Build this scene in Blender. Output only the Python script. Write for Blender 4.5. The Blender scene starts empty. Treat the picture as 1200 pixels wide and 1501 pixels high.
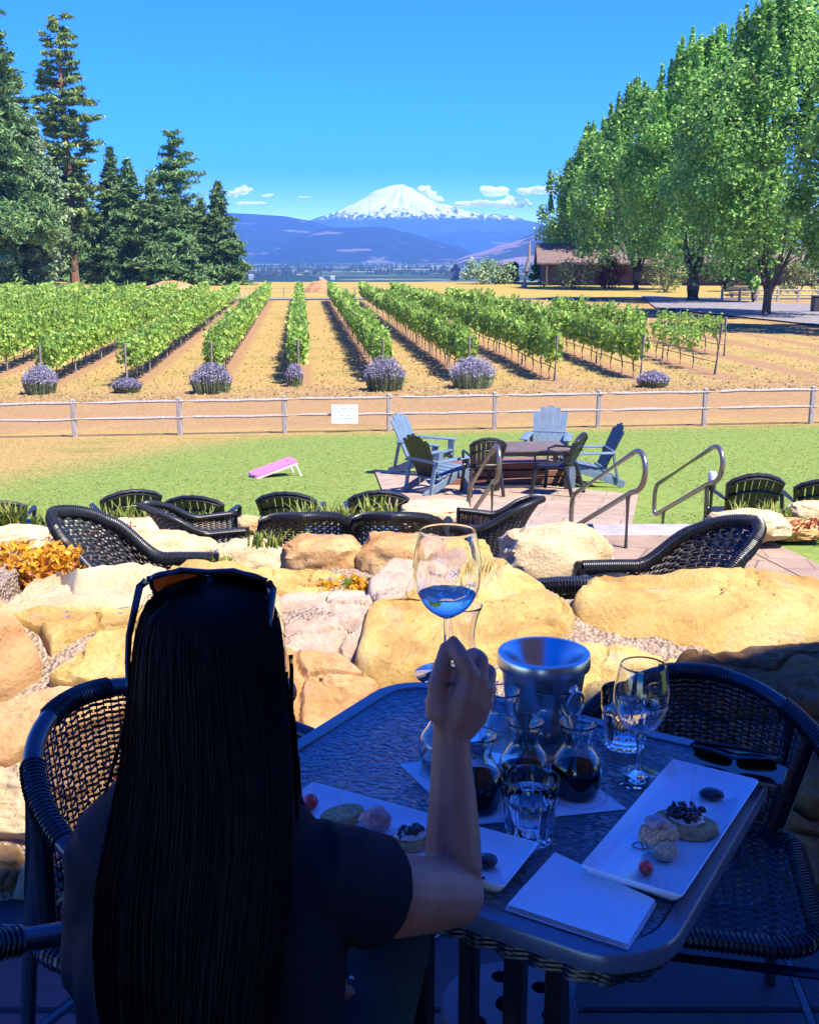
import bpy, math, random
import numpy as np
from mathutils import Vector, Matrix, noise
random.seed(7); rng = np.random.default_rng(7)
PI = math.pi
sc = bpy.context.scene
COL = sc.collection
R = math.radians

# ---------------------------------------------------------------- camera numbers
PITCH = math.atan(378.5 / 1600.0); FPX = 1600.0; CAM = Vector((0.0, 0.0, 1.57))
def ray(px, py):
    a = (px - 600) / FPX; b = -(py - 750.5) / FPX
    return Vector((a, math.cos(PITCH) + b * math.sin(PITCH), -math.sin(PITCH) + b * math.cos(PITCH)))
def at_z(px, py, z):
    d = ray(px, py); return CAM + d * ((z - CAM.z) / d.z)
def at_y(px, py, y):
    d = ray(px, py); return CAM + d * (y / d.y)
def at_d(px, py, t): return CAM + ray(px, py) * t

# ---------------------------------------------------------------- the lie of the land
GZ = -3.03
PROF = [(-20, -.62), (8.72, -.62), (10.6, -1.5), (18, -2.07), (24, -2.55), (28.5, -2.98), (32, GZ), (188, GZ), (230, -6), (360, -18), (640, -36), (900, -38), (60000, -38)]
def H(x, y):
    for (a, za), (b, zb) in zip(PROF, PROF[1:]):
        if y <= b:
            t = (y - a) / (b - a); z = za + (zb - za) * t; break
    else: z = -38
    w = max(0, min(1, (y - 14) / 12)) * max(0, min(1, (125 - y) / 80))
    z += .018 * max(-16, min(16, x)) * w
    if 30 < y < 130: z += .05 * noise.noise(Vector((x * .15, y * .15, 0)))
    return z
def G(px, py):
    d = ray(px, py); t = 6.0
    while t < 4000:
        p = CAM + d * t
        if p.z <= H(p.x, p.y):
            lo, hi = t - max(.2, t * .01), t
            for _ in range(24):
                m = (lo + hi) / 2; q = CAM + d * m
                if q.z <= H(q.x, q.y): hi = m
                else: lo = m
            return CAM + d * hi
        t += max(.2, t * .01)
    return CAM + d * 4000

# ---------------------------------------------------------------- object bookkeeping
def tag(o, label=None, cat=None, group=None, kind=None):
    if label: o['label'] = label
    if cat: o['category'] = cat
    if group: o['group'] = group
    if kind: o['kind'] = kind
    return o
def thing(name, label, cat, loc=(0, 0, 0), rz=0.0, group=None):
    o = bpy.data.objects.new(name, None); COL.objects.link(o)
    o.location = loc; o.rotation_euler = (0, 0, rz); o.empty_display_size = .1
    return tag(o, label, cat, group)
def kids(o): return [c for c in list(bpy.data.objects) if c.parent == o]
KID = {}
def link_child(c, p): c.parent = p; KID.setdefault(p.name, []).append(c)
def copy_tree(o, parent=None, drop=()):
    c = o.copy(); COL.objects.link(c)
    if parent is not None: link_child(c, parent)
    for ch in KID.get(o.name, []):
        if ch.name.split('.')[0] not in drop: copy_tree(ch, c, drop)
    return c
def place(o, loc, rz, label=None, group=None, s=None, tilt=None):
    o.location = loc; o.rotation_euler = (tilt[0] if tilt else 0, tilt[1] if tilt else 0, rz)
    if label: o['label'] = label
    if group: o['group'] = group
    if s: o.scale = (s, s, s) if not isinstance(s, tuple) else s
    return o

def frame(d, up=None):
    d = d.normalized()
    u = up if up is not None else (Vector((0, 0, 1)) if abs(d.z) < .95 else Vector((1, 0, 0)))
    a = d.cross(u).normalized(); b = a.cross(d).normalized()
    return a, b

class MB:
    def __init__(s): s.v = []; s.f = []; s.m = []; s.n = 0; s.uv = None
    def add(s, vs, fs, mi=0, M=None):
        if M is not None: vs = [M @ Vector(v) for v in vs]
        o = len(s.v); s.v += [tuple(v) for v in vs]; s.f += [tuple(i + o for i in f) for f in fs]; s.m += [mi] * len(fs); return s
    def box(s, c, d, rot=None, mi=0, bev=0.0, M=None):
        x, y, z = [q / 2 for q in d]
        if bev > 0:
            b = min(bev, x * .49, y * .49, z * .49); vs = []; fs = []
            sx = [(-1, -1), (1, -1), (1, 1), (-1, 1)]
            def ring(zz, ins):
                r = []
                for (i, j) in sx:
                    pts = [(i * (x - ins), j * (y - ins - b)), (i * (x - ins - b), j * (y - ins))]
                    if (i * j) < 0: pts = pts[::-1] if True else pts
                    r.append(pts)
                out = []
                # order counter-clockwise
                out += [(-(x - ins - b), -(y - ins)), ((x - ins - b), -(y - ins)), ((x - ins), -(y - ins - b)), ((x - ins), (y - ins - b)),
                        ((x - ins - b), (y - ins)), (-(x - ins - b), (y - ins)), (-(x - ins), (y - ins - b)), (-(x - ins), -(y - ins - b))]
                return [(p, q, zz) for p, q in out]
            rs = [ring(-z, b), ring(-z + b, 0), ring(z - b, 0), ring(z, b)]
            for r_ in rs: vs += r_
            for k in range(3):
                for i in range(8):
                    j = (i + 1) % 8; fs.append((k * 8 + i, k * 8 + j, k * 8 + 8 + j, k * 8 + 8 + i))
            fs.append(tuple(range(7, -1, -1))); fs.append(tuple(range(24, 32)))
        else:
            vs = [(i * x, j * y, k * z) for k in (-1, 1) for j in (-1, 1) for i in (-1, 1)]
            fs = [(0, 2, 3, 1), (4, 5, 7, 6), (0, 1, 5, 4), (2, 6, 7, 3), (0, 4, 6, 2), (1, 3, 7, 5)]
        T = Matrix.Translation(c)
        if rot is not None: T = T @ (rot.to_4x4() if isinstance(rot, Matrix) else Matrix.Rotation(rot, 4, 'Z'))
        if M is not None: T = M @ T
        return s.add(vs, fs, mi, T)
    def bar(s, p, q, w, h, up=None, mi=0, bev=0.0):
        p = Vector(p); q = Vector(q); d = q - p; a, b = frame(d, up)
        Rm = Matrix((a, d.normalized(), b)).transposed()
        return s.box((p + q) / 2, (w, d.length, h), Rm, mi, bev)
    def tube(s, pts, r, n=8, mi=0, closed=False, cap=True, flat=1.0):
        pts = [Vector(p) for p in pts]; N = len(pts)
        rr = [r] * N if not hasattr(r, '__len__') else list(r)
        vs = []; up = None
        for i in range(N):
            if closed: d = pts[(i + 1) % N] - pts[i - 1]
            else: d = pts[min(i + 1, N - 1)] - pts[max(i - 1, 0)]
            if d.length < 1e-9: d = Vector((0, 0, 1))
            d.normalize()
            if up is None: a, b = frame(d)
            else:
                a = (up - d * up.dot(d))
                a = a.normalized() if a.length > 1e-6 else frame(d)[0]
                b = d.cross(a)
            up = a
            for k in range(n):
                t = 2 * PI * k / n; vs.append(pts[i] + a * (math.cos(t) * rr[i]) + b * (math.sin(t) * rr[i] * flat))
        fs = []
        for i in range(N if closed else N - 1):
            j = (i + 1) % N
            for k in range(n):
                l = (k + 1) % n; fs.append((i * n + k, i * n + l, j * n + l, j * n + k))
        if cap and not closed:
            fs.append(tuple(range(n - 1, -1, -1))); fs.append(tuple(range((N - 1) * n, N * n)))
        return s.add(vs, fs, mi)
    def lathe(s, prof, n=32, mi=0, M=None, flute=0, fl=0.0, closed=False):
        vs = []; fs = []; K = len(prof)
        for (r, z, *f) in prof:
            amp = f[0] if f else 0
            for k in range(n):
                t = 2 * PI * k / n; q = r
                if amp: q = r - amp * abs(math.sin(flute * t / 2)) ** 1
                vs.append((q * math.cos(t), q * math.sin(t), z))
        for i in range(K if closed else K - 1):
            i2 = (i + 1) % K
            for k in range(n):
                l = (k + 1) % n; fs.append((i * n + k, i * n + l, i2 * n + l, i2 * n + k))
        if not closed:
            if prof[0][0] > 1e-6: fs.append(tuple(range(n - 1, -1, -1)))
            if prof[-1][0] > 1e-6: fs.append(tuple(range((K - 1) * n, K * n)))
        return s.add(vs, fs, mi, M)
    def ell(s, c, r, n=16, m=10, mi=0, rot=None):
        prof = []; vs = []; fs = []
        for i in range(m + 1):
            ph = -PI / 2 + PI * i / m
            for k in range(n):
                t = 2 * PI * k / n
                vs.append((r[0] * math.cos(ph) * math.cos(t), r[1] * math.cos(ph) * math.sin(t), r[2] * math.sin(ph)))
        for i in range(m):
            for k in range(n):
                l = (k + 1) % n; fs.append((i * n + k, i * n + l, i * n + n + l, i * n + n + k))
        T = Matrix.Translation(c)
        if rot is not None: T = T @ rot.to_4x4()
        return s.add(vs, fs, mi, T)
    def prism(s, poly, z0, z1, mi=0, M=None, inset=0.0):
        n = len(poly); cx = sum(p[0] for p in poly) / n; cy = sum(p[1] for p in poly) / n
        vs = [(p[0], p[1], z0) for p in poly]; fs = [tuple(range(n - 1, -1, -1))]
        lv = [(z1, 0)] if not inset else [(z1 - inset, 0), (z1, inset)]
        k = 0
        for (z, ins) in lv:
            for p in poly:
                d = math.hypot(p[0] - cx, p[1] - cy) or 1
                f = (d - ins) / d; vs.append((cx + (p[0] - cx) * f, cy + (p[1] - cy) * f, z))
            for i in range(n):
                j = (i + 1) % n; fs.append((k * n + i, k * n + j, k * n + n + j, k * n + n + i))
            k += 1
        fs.append(tuple(range(k * n, k * n + n)))
        return s.add(vs, fs, mi, M)
    def surf(s, fn, nu, nv, mi=0, closeu=False):
        vs = [fn(i / (nu if closeu else nu - 1), j / (nv - 1)) for j in range(nv) for i in range(nu)]
        fs = []
        for j in range(nv - 1):
            for i in range(nu if closeu else nu - 1):
                k = (i + 1) % nu; fs.append((j * nu + i, j * nu + k, j * nu + nu + k, j * nu + nu + i))
        return s.add(vs, fs, mi)
    def build(s, name, mats, parent=None, smooth=True, label=None):
        me = bpy.data.meshes.new(name); me.from_pydata(s.v, [], s.f); 
        for m in (mats if isinstance(mats, (list, tuple)) else [mats]): me.materials.append(m)
        if any(s.m): me.polygons.foreach_set('material_index', s.m)
        if smooth: smooth_by_angle(me)
        me.update()
        o = bpy.data.objects.new(name, me); COL.objects.link(o)
        if parent is not None: link_child(o, parent)
        if label: o['label'] = label
        return o
def smooth_by_angle(me, ang=38):
    me.polygons.foreach_set('use_smooth', [True] * len(me.polygons))
    try: me.set_sharp_from_angle(angle=R(ang))
    except Exception: pass
def np_mesh(name, V, F, mats, parent=None, mi=None, smooth=False):
    me = bpy.data.meshes.new(name); V = np.asarray(V, 'f'); F = np.asarray(F, 'i')
    me.vertices.add(len(V)); me.vertices.foreach_set('co', V.ravel())
    k = F.shape[1]; me.loops.add(F.size); me.loops.foreach_set('vertex_index', F.ravel())
    me.polygons.add(len(F)); me.polygons.foreach_set('loop_start', np.arange(0, F.size, k, dtype='i'))
    for m in (mats if isinstance(mats, (list, tuple)) else [mats]): me.materials.append(m)
    if mi is not None: me.polygons.foreach_set('material_index', np.asarray(mi, 'i'))
    if smooth: me.polygons.foreach_set('use_smooth', np.ones(len(F), bool))
    me.update(calc_edges=True); me.validate()
    o = bpy.data.objects.new(name, me); COL.objects.link(o)
    if parent is not None: link_child(o, parent)
    return o
def mesh_from(ob):   # evaluated copy of a temporary object with modifiers
    dg = bpy.context.evaluated_depsgraph_get(); dg.update()
    return bpy.data.meshes.new_from_object(ob.evaluated_get(dg))
def remesh(mb, name, mat, vox, smooth_it=6, parent=None, disp=None):
    t = mb.build(name + '_tmp', mat)
    m = t.modifiers.new('r', 'REMESH'); m.mode = 'VOXEL'; m.voxel_size = vox
    if smooth_it:
        s = t.modifiers.new('s', 'SMOOTH'); s.factor = .5; s.iterations = smooth_it
    me = mesh_from(t); me.name = name; old = t.data
    bpy.data.objects.remove(t); bpy.data.meshes.remove(old)
    if disp:
        n = len(me.vertices); me.update()
        cos = [v.co.copy() for v in me.vertices]; nor = [v.normal.copy() for v in me.vertices]
        for v, c, nn in zip(me.vertices, cos, nor): v.co = c + nn * disp(c)
    me.polygons.foreach_set('use_smooth', [True] * len(me.polygons)); me.update()
    me.materials.clear(); me.materials.append(mat)
    o = bpy.data.objects.new(name, me); COL.objects.link(o)
    if parent is not None: link_child(o, parent)
    return o

# ---------------------------------------------------------------- leaves as small folded faces
def leaf_faces(P, size, nrm=None, aspect=.75, jit=.6, fold=.25):
    """two-triangle-pair leaves at points P (n,3); nrm pulls the facing"""
    n = len(P); P = np.asarray(P, float)
    A = rng.normal(size=(n, 3))
    if nrm is not None: A = A * jit + nrm
    A /= np.linalg.norm(A, axis=1)[:, None] + 1e-9
    B = rng.normal(size=(n, 3)); B -= A * (A * B).sum(1)[:, None]; B /= np.linalg.norm(B, axis=1)[:, None] + 1e-9
    C = np.cross(A, B)
    sz = (np.asarray(size) * (.45 + 1.1 * rng.random(n)))[:, None]
    t = P + B * sz * .5; bt = P - B * sz * .5
    l = P + C * sz * .5 * aspect + A * sz * fold * .5; r = P - C * sz * .5 * aspect + A * sz * fold * .5
    V = np.stack([bt, r, t, l], 1).reshape(-1, 3)
    i = np.arange(n)[:, None] * 4
    F = np.concatenate([i + np.array([[0, 1, 2]]), i + np.array([[0, 2, 3]])], 1).reshape(-1, 3)
    return V, F
def cat(parts):
    Vs = []; Fs = []; o = 0
    for V, F in parts: Vs.append(V); Fs.append(F + o); o += len(V)
    return np.concatenate(Vs), np.concatenate(Fs)

# ---------------------------------------------------------------- materials
def nt(name):
    m = bpy.data.materials.new(name); m.use_nodes = True; t = m.node_tree
    return m, t, t.nodes['Principled BSDF'], t.links
def N(t, typ, **k):
    n = t.nodes.new(typ)
    for a, b in k.items():
        if a == 'i':
            for q, v in b.items(): n.inputs[q].default_value = v
        else: setattr(n, a, b)
    return n
def ramp(t, stops, interp='LINEAR'):
    n = t.nodes.new('ShaderNodeValToRGB'); cr = n.color_ramp; cr.interpolation = interp
    while len(cr.elements) < len(stops): cr.elements.new(.5)
    for e, (p, c) in zip(cr.elements, stops): e.position = p; e.color = (*c, 1)
    return n
def mix(t, a, b, fac):
    n = t.nodes.new('ShaderNodeMix'); n.data_type = 'RGBA'
    for k, v in ((6, a), (7, b), (0, fac)):
        if hasattr(v, 'is_linked') or hasattr(v, 'links'): t.links.new(v, n.inputs[k])
        elif k == 0: n.inputs[0].default_value = v
        else: n.inputs[k].default_value = (*v, 1)
    return n.outputs[2]
def plain(name, col, rough=.5, metal=0.0, var=.12, scale=20, bump=0.0, bscale=None, spec=.5, coat=0.0):
    m, t, b, L = nt(name)
    tc = N(t, 'ShaderNodeTexCoord'); ns = N(t, 'ShaderNodeTexNoise', i={'Scale': scale, 'Detail': 5})
    L.new(tc.outputs['Object'], ns.inputs['Vector'])
    r = ramp(t, [(.25, tuple(c * (1 - var) for c in col)), (.75, tuple(min(1, c * (1 + var)) for c in col))])
    L.new(ns.outputs[0], r.inputs[0]); L.new(r.outputs[0], b.inputs['Base Color'])
    b.inputs['Roughness'].default_value = rough; b.inputs['Metallic'].default_value = metal
    b.inputs['Specular IOR Level'].default_value = spec
    if coat: b.inputs['Coat Weight'].default_value = coat; b.inputs['Coat Roughness'].default_value = .1
    if bump:
        n2 = N(t, 'ShaderNodeTexNoise', i={'Scale': bscale or scale * 3, 'Detail': 6}); L.new(tc.outputs['Object'], n2.inputs['Vector'])
        bp = N(t, 'ShaderNodeBump', i={'Strength': bump, 'Distance': .01}); L.new(n2.outputs[0], bp.inputs['Height']); L.new(bp.outputs[0], b.inputs['Normal'])
    return m
def leafmat(name, stops, trans=.35, rough=.55, spec=.35):
    m, t, b, L = nt(name)
    g = N(t, 'ShaderNodeNewGeometry'); r = ramp(t, stops); L.new(g.outputs['Random Per Island'], r.inputs[0])
    oi = N(t, 'ShaderNodeObjectInfo'); hs = N(t, 'ShaderNodeHueSaturation', i={'Saturation': 1.0})
    mr = N(t, 'ShaderNodeMapRange', i={3: .85, 4: 1.15}); L.new(oi.outputs['Random'], mr.inputs[0]); L.new(mr.outputs[0], hs.inputs['Value'])
    L.new(r.outputs[0], hs.inputs['Color']); L.new(hs.outputs[0], b.inputs['Base Color'])
    b.inputs['Roughness'].default_value = rough; b.inputs['Specular IOR Level'].default_value = spec
    tr = N(t, 'ShaderNodeBsdfTranslucent'); L.new(hs.outputs[0], tr.inputs[0])
    mx = N(t, 'ShaderNodeMixShader', i={0: trans}); L.new(b.outputs[0], mx.inputs[1]); L.new(tr.outputs[0], mx.inputs[2])
    L.new(mx.outputs[0], t.nodes['Material Output'].inputs[0]); return m
def glassmat(name, col=(1, 1, 1), ior=1.45, rough=0.0):
    m, t, b, L = nt(name); t.nodes.remove(b)
    gl = N(t, 'ShaderNodeBsdfGlass', i={'Color': (*col, 1), 'Roughness': rough, 'IOR': ior}); L.new(gl.outputs[0], t.nodes['Material Output'].inputs[0]); return m
def barkmat(name, c1, c2, sc_=6):
    m, t, b, L = nt(name); tc = N(t, 'ShaderNodeTexCoord'); mp = N(t, 'ShaderNodeMapping', i={'Scale': (sc_, sc_, sc_ * .2)})
    L.new(tc.outputs['Object'], mp.inputs[0]); ns = N(t, 'ShaderNodeTexNoise', i={'Scale': 2, 'Detail': 8, 'Roughness': .7}); L.new(mp.outputs[0], ns.inputs[0])
    r = ramp(t, [(.3, c1), (.7, c2)]); L.new(ns.outputs[0], r.inputs[0]); L.new(r.outputs[0], b.inputs['Base Color']); b.inputs['Roughness'].default_value = .9
    bp = N(t, 'ShaderNodeBump', i={'Strength': .8, 'Distance': .03}); L.new(ns.outputs[0], bp.inputs['Height']); L.new(bp.outputs[0], b.inputs['Normal']); return m
def stonemat(name, stops, seed=0, pale=.25, grey=.15):
    m, t, b, L = nt(name); tc = N(t, 'ShaderNodeTexCoord'); mp = N(t, 'ShaderNodeMapping', i={'Location': (seed * 3.1, seed * 1.7, seed)})
    L.new(tc.outputs['Object'], mp.inputs[0])
    n1 = N(t, 'ShaderNodeTexNoise', i={'Scale': 3.2, 'Detail': 9, 'Roughness': .62, 'Distortion': .6}); L.new(mp.outputs[0], n1.inputs[0])
    r = ramp(t, stops); L.new(n1.outputs[0], r.inputs[0])
    n2 = N(t, 'ShaderNodeTexNoise', i={'Scale': 34, 'Detail': 10, 'Roughness': .82}); L.new(mp.outputs[0], n2.inputs[0])
    r2 = ramp(t, [(.33, (.22, .13, .08)), (.43, (1, 1, 1)), (.6, (1, 1, 1)), (.72, (1.0, .98, .9))]); L.new(n2.outputs[0], r2.inputs[0])
    mu = t.nodes.new('ShaderNodeMix'); mu.data_type = 'RGBA'; mu.blend_type = 'MULTIPLY'; mu.inputs[0].default_value = .75
    L.new(r.outputs[0], mu.inputs[6]); L.new(r2.outputs[0], mu.inputs[7])
    n3 = N(t, 'ShaderNodeTexNoise', i={'Scale': 7, 'Detail': 6, 'Roughness': .6}); L.new(mp.outputs[0], n3.inputs[0])
    r3 = ramp(t, [(.56, (0, 0, 0)), (.66, (1, 1, 1))]); L.new(n3.outputs[0], r3.inputs[0])
    c2 = mix(t, mu.outputs[2], (.50, .43, .36), 0.0)
    mm = N(t, 'ShaderNodeMath', operation='MULTIPLY', i={1: grey}); L.new(r3.outputs[0], mm.inputs[0]); L.new(mm.outputs[0], c2.node.inputs[0])
    L.new(c2, b.inputs['Base Color']); b.inputs['Roughness'].default_value = .92; b.inputs['Specular IOR Level'].default_value = .2
    v = N(t, 'ShaderNodeTexVoronoi', i={'Scale': 60}); L.new(mp.outputs[0], v.inputs[0])
    ad = N(t, 'ShaderNodeMath', operation='MULTIPLY_ADD', i={1: .25}); L.new(v.outputs[0], ad.inputs[0]); L.new(n2.outputs[0], ad.inputs[2])
    bp = N(t, 'ShaderNodeBump', i={'Strength': 1.0, 'Distance': .016}); L.new(ad.outputs[0], bp.inputs['Height']); L.new(bp.outputs[0], b.inputs['Normal']); return m

M = {}
M['black_wicker'] = plain('black_wicker', (.018, .02, .024), .38, var=.5, scale=60, spec=.5)
M['black_plastic'] = plain('black_plastic', (.014, .015, .018), .38, var=.2, bump=.1, bscale=300)
M['rattan'] = plain('navy_rattan', (.012, .014, .022), .35, var=.3, scale=80, spec=.55)
M['tube'] = plain('painted_tube', (.02, .024, .04), .22, var=.1, spec=.7)
M['blue_paint'] = plain('blue_grey_paint', (.12, .175, .23), .5, var=.15, scale=9, bump=.15)
M['steel'] = plain('brushed_steel', (.55, .55, .55), .28, metal=1, var=.06, scale=40)
M['rail_steel'] = plain('rail_paint', (.22, .19, .16), .32, metal=.75, var=.15, scale=15)
M['fence_wood'] = barkmat('weathered_wood', (.22, .19, .165), (.43, .385, .34), 9)
M['post_wood'] = barkmat('post_wood', (.20, .17, .14), (.36, .31, .26), 9)
M['white'] = plain('white_china', (.82, .82, .82), .12, var=.02, coat=.5)
M['paper'] = plain('white_paper', (.82, .82, .81), .8, var=.03, bump=.1, bscale=60)
M['skin'] = plain('skin', (.36, .155, .095), .5, var=.10, scale=30, bump=.12, bscale=240)
M['shirt'] = plain('navy_cloth', (.008, .009, .016), .85, var=.25, scale=14, bump=.4, bscale=400, spec=.2)
M['trousers'] = plain('teal_cloth', (.012, .045, .05), .85, var=.25, scale=14, bump=.3, bscale=300)
M['hair'] = plain('dark_hair', (.005, .0035, .0035), .7, var=.6, scale=50, spec=.12)
M['glass'] = glassmat('clear_glass', (.985, .99, .99))
M['water'] = glassmat('still_water', (.97, .985, 1.0), 1.33)
M['white_wine'] = glassmat('white_wine', (.985, .97, .90), 1.34)
M['red_wine'] = glassmat('red_wine', (.12, .006, .014), 1.34)
M['dark_wood'] = plain('dark_wood', (.10, .075, .06), .55, var=.3, scale=6, bump=.2)
# ================================================================ LIGHT, CAMERA, AIR
SUN = Vector((.42, -.34, .86)).normalized()
w = bpy.data.worlds.new('World'); sc.world = w; w.use_nodes = True
t = w.node_tree; bg = t.nodes['Background']
sky = N(t, 'ShaderNodeTexSky', sky_type='NISHITA', sun_disc=False, sun_elevation=math.asin(SUN.z), sun_rotation=math.atan2(SUN.x, SUN.y))
sky.air_density = .78; sky.dust_density = .0; sky.ozone_density = 3.0; sky.altitude = 1800
hs = N(t, 'ShaderNodeHueSaturation', i={'Hue': .53, 'Saturation': 1.85}); t.links.new(sky.outputs[0], hs.inputs['Color']); t.links.new(hs.outputs[0], bg.inputs[0]); bg.inputs[1].default_value = .15
ld = bpy.data.lights.new('sun', 'SUN'); ld.energy = 3.6; ld.angle = R(.53); ld.color = (1, .93, .82)
lo = bpy.data.objects.new('sun', ld); COL.objects.link(lo); lo.rotation_euler = SUN.to_track_quat('Z', 'Y').to_euler(); lo.location = (5, -5, 30)
cd = bpy.data.cameras.new('camera'); cam = bpy.data.objects.new('camera', cd); COL.objects.link(cam)
cam.location = CAM; cam.rotation_euler = (PI / 2 - PITCH, 0, 0)
cd.sensor_fit = 'HORIZONTAL'; cd.sensor_width = 36; cd.lens = 36 * FPX / 1200; cd.clip_start = .05; cd.clip_end = 60000
sc.camera = cam
sc.view_settings.view_transform = 'Standard'; sc.view_settings.look = 'None'; sc.view_settings.exposure = 1.75; sc.view_settings.gamma = 1
sc.render.engine = 'CYCLES'
cy = sc.cycles; cy.use_denoising = True; cy.max_bounces = 14; cy.transmission_bounces = 14; cy.glossy_bounces = 4; cy.diffuse_bounces = 3; cy.transparent_max_bounces = 8; cy.volume_bounces = 1
cy.caustics_reflective = False; cy.caustics_refractive = True; cy.blur_glossy = .5; cy.sample_clamp_indirect = 6
try: cy.denoiser = 'OPENIMAGEDENOISE'
except Exception: pass

# ================================================================ GROUND
ROW0, ROWD, ROWS = -4.05, 3.12, -.0973
def rowx(k, y): return ROW0 + ROWD * k + ROWS * (y - 39.8)
def ground_mat():
    m, t, b, L = nt('ground'); g = N(t, 'ShaderNodeNewGeometry'); sp = N(t, 'ShaderNodeSeparateXYZ'); L.new(g.outputs['Position'], sp.inputs[0])
    X, Y = sp.outputs[0], sp.outputs[1]
    def noise_(s, d=6, r=.6, sx=1, sy=1):
        mp = N(t, 'ShaderNodeMapping', i={'Scale': (sx, sy, 1)}); L.new(g.outputs['Position'], mp.inputs[0])
        n = N(t, 'ShaderNodeTexNoise', i={'Scale': s, 'Detail': d, 'Roughness': r}); L.new(mp.outputs[0], n.inputs[0]); return n.outputs[0]
    def ma(op, a, b_=0.0, c=None):
        n = N(t, 'ShaderNodeMath', operation=op)
        for i, v in enumerate((a, b_) if c is None else (a, b_, c)):
            if hasattr(v, 'links'): L.new(v, n.inputs[i])
            else: n.inputs[i].default_value = v
        return n.outputs[0]
    def sm(v, a, b_):
        n = N(t, 'ShaderNodeMapRange', interpolation_type='SMOOTHSTEP', i={1: a, 2: b_}); L.new(v, n.inputs[0]); return n.outputs[0]
    nb = noise_(.45); nf = noise_(9, 8, .7); nm = noise_(2.2, 6, .65)
    nx = noise_(30, 4, .7, .35, 1)
    def cr(v, st): r = ramp(t, st); L.new(v, r.inputs[0]); return r.outputs[0]
    fine = ma('MULTIPLY_ADD', nf, .6, ma('MULTIPLY', nx, .4))
    lawn = mix(t, cr(fine, [(.3, (.06, .115, .02)), (.5, (.17, .235, .05)), (.7, (.27, .32, .09))]),
               cr(fine, [(.3, (.12, .13, .02)), (.55, (.22, .22, .05)), (.75, (.30, .28, .09))]), sm(nm, .54, .74))
    dry = mix(t, cr(fine, [(.28, (.15, .09, .028)), (.45, (.30, .20, .070)), (.6, (.38, .27, .10)), (.75, (.45, .35, .165))]),
              cr(fine, [(.3, (.15, .13, .03)), (.6, (.28, .235, .065))]), sm(nb, .52, .66))
    soil = cr(fine, [(.3, (.15, .08, .04)), (.5, (.27, .16, .08)), (.7, (.37, .25, .13))])
    # strips of bare soil under the vine rows
    u = ma('DIVIDE', ma('ADD', ma('ADD', X, -ROW0), ma('MULTIPLY', ma('ADD', Y, -39.8), -ROWS)), ROWD)
    fr = ma('ABSOLUTE', ma('SUBTRACT', ma('FRACT', ma('ADD', u, .5)), .5))
    strip = ma('MULTIPLY', ma('SUBTRACT', 1.0, sm(ma('ADD', fr, ma('MULTIPLY', nm, .12)), .16, .30)), sm(Y, 38, 40))
    near = ma('MULTIPLY', sm(ma('ADD', Y, ma('MULTIPLY', nb, 5)), 30.5, 33.5), ma('SUBTRACT', 1.0, sm(ma('ADD', Y, ma('MULTIPLY', nb, 4)), 38.5, 42.5)))
    soilf = ma('MINIMUM', 1.0, ma('ADD', strip, ma('MULTIPLY', near, .75)))
    far_ = mix(t, mix(t, dry, soil, soilf), cr(nm, [(.3, (.29, .21, .05)), (.7, (.36, .27, .075))]), sm(Y, 116, 122))
    dryness = ma('ADD', sm(ma('ADD', ma('SUBTRACT', ma('MULTIPLY', X, -1), ma('MULTIPLY', ma('SUBTRACT', 28, Y), .3)), ma('MULTIPLY', nb, 3)), 3.4, 7.0),
                 sm(ma('ADD', Y, ma('MULTIPLY', nb, 1.6)), 27.0, 29.6))
    dryness = ma('MINIMUM', 1.0, dryness)
    base = mix(t, lawn, far_, dryness)
    # the valley: woods and pale fields
    vn = noise_(.006, 5, .6, .45, 1)
    val = cr(vn, [(.35, (.016, .036, .014)), (.52, (.03, .055, .018)), (.56, (.20, .22, .09)), (.64, (.34, .32, .18)), (.7, (.03, .05, .02))])
    base = mix(t, base, val, sm(Y, 230, 330))
    L.new(base, b.inputs['Base Color']); b.inputs['Roughness'].default_value = 1; b.inputs['Specular IOR Level'].default_value = .1
    bp = N(t, 'ShaderNodeBump', i={'Strength': .7, 'Distance': .05}); L.new(fine, bp.inputs['Height']); L.new(bp.outputs[0], b.inputs['Normal'])
    return m
def axis(stops):
    out = []
    for a, b, n in stops: out += list(np.linspace(a, b, n, endpoint=False))
    return out + [stops[-1][1]]
ys = axis([(-6, 8.6, 10), (8.6, 11, 13), (11, 34, 60), (34, 125, 90), (125, 230, 25), (230, 900, 20), (900, 20000, 30)])
xs = axis([(-12000, -800, 8), (-800, -100, 12), (-100, -24, 16), (-24, 24, 60), (24, 100, 16), (100, 800, 12), (800, 12000, 8)])
V = [(x, y, H(x, y)) for y in ys for x in xs]; nx = len(xs)
F = [(j * nx + i, j * nx + i + 1, j * nx + nx + i + 1, j * nx + nx + i) for j in range(len(ys) - 1) for i in range(nx - 1)]
gr = np_mesh('ground', V, F, ground_mat(), smooth=True); tag(gr, 'lawn, dry vineyard ground and the valley floor beyond', 'ground', kind='structure')

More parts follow.
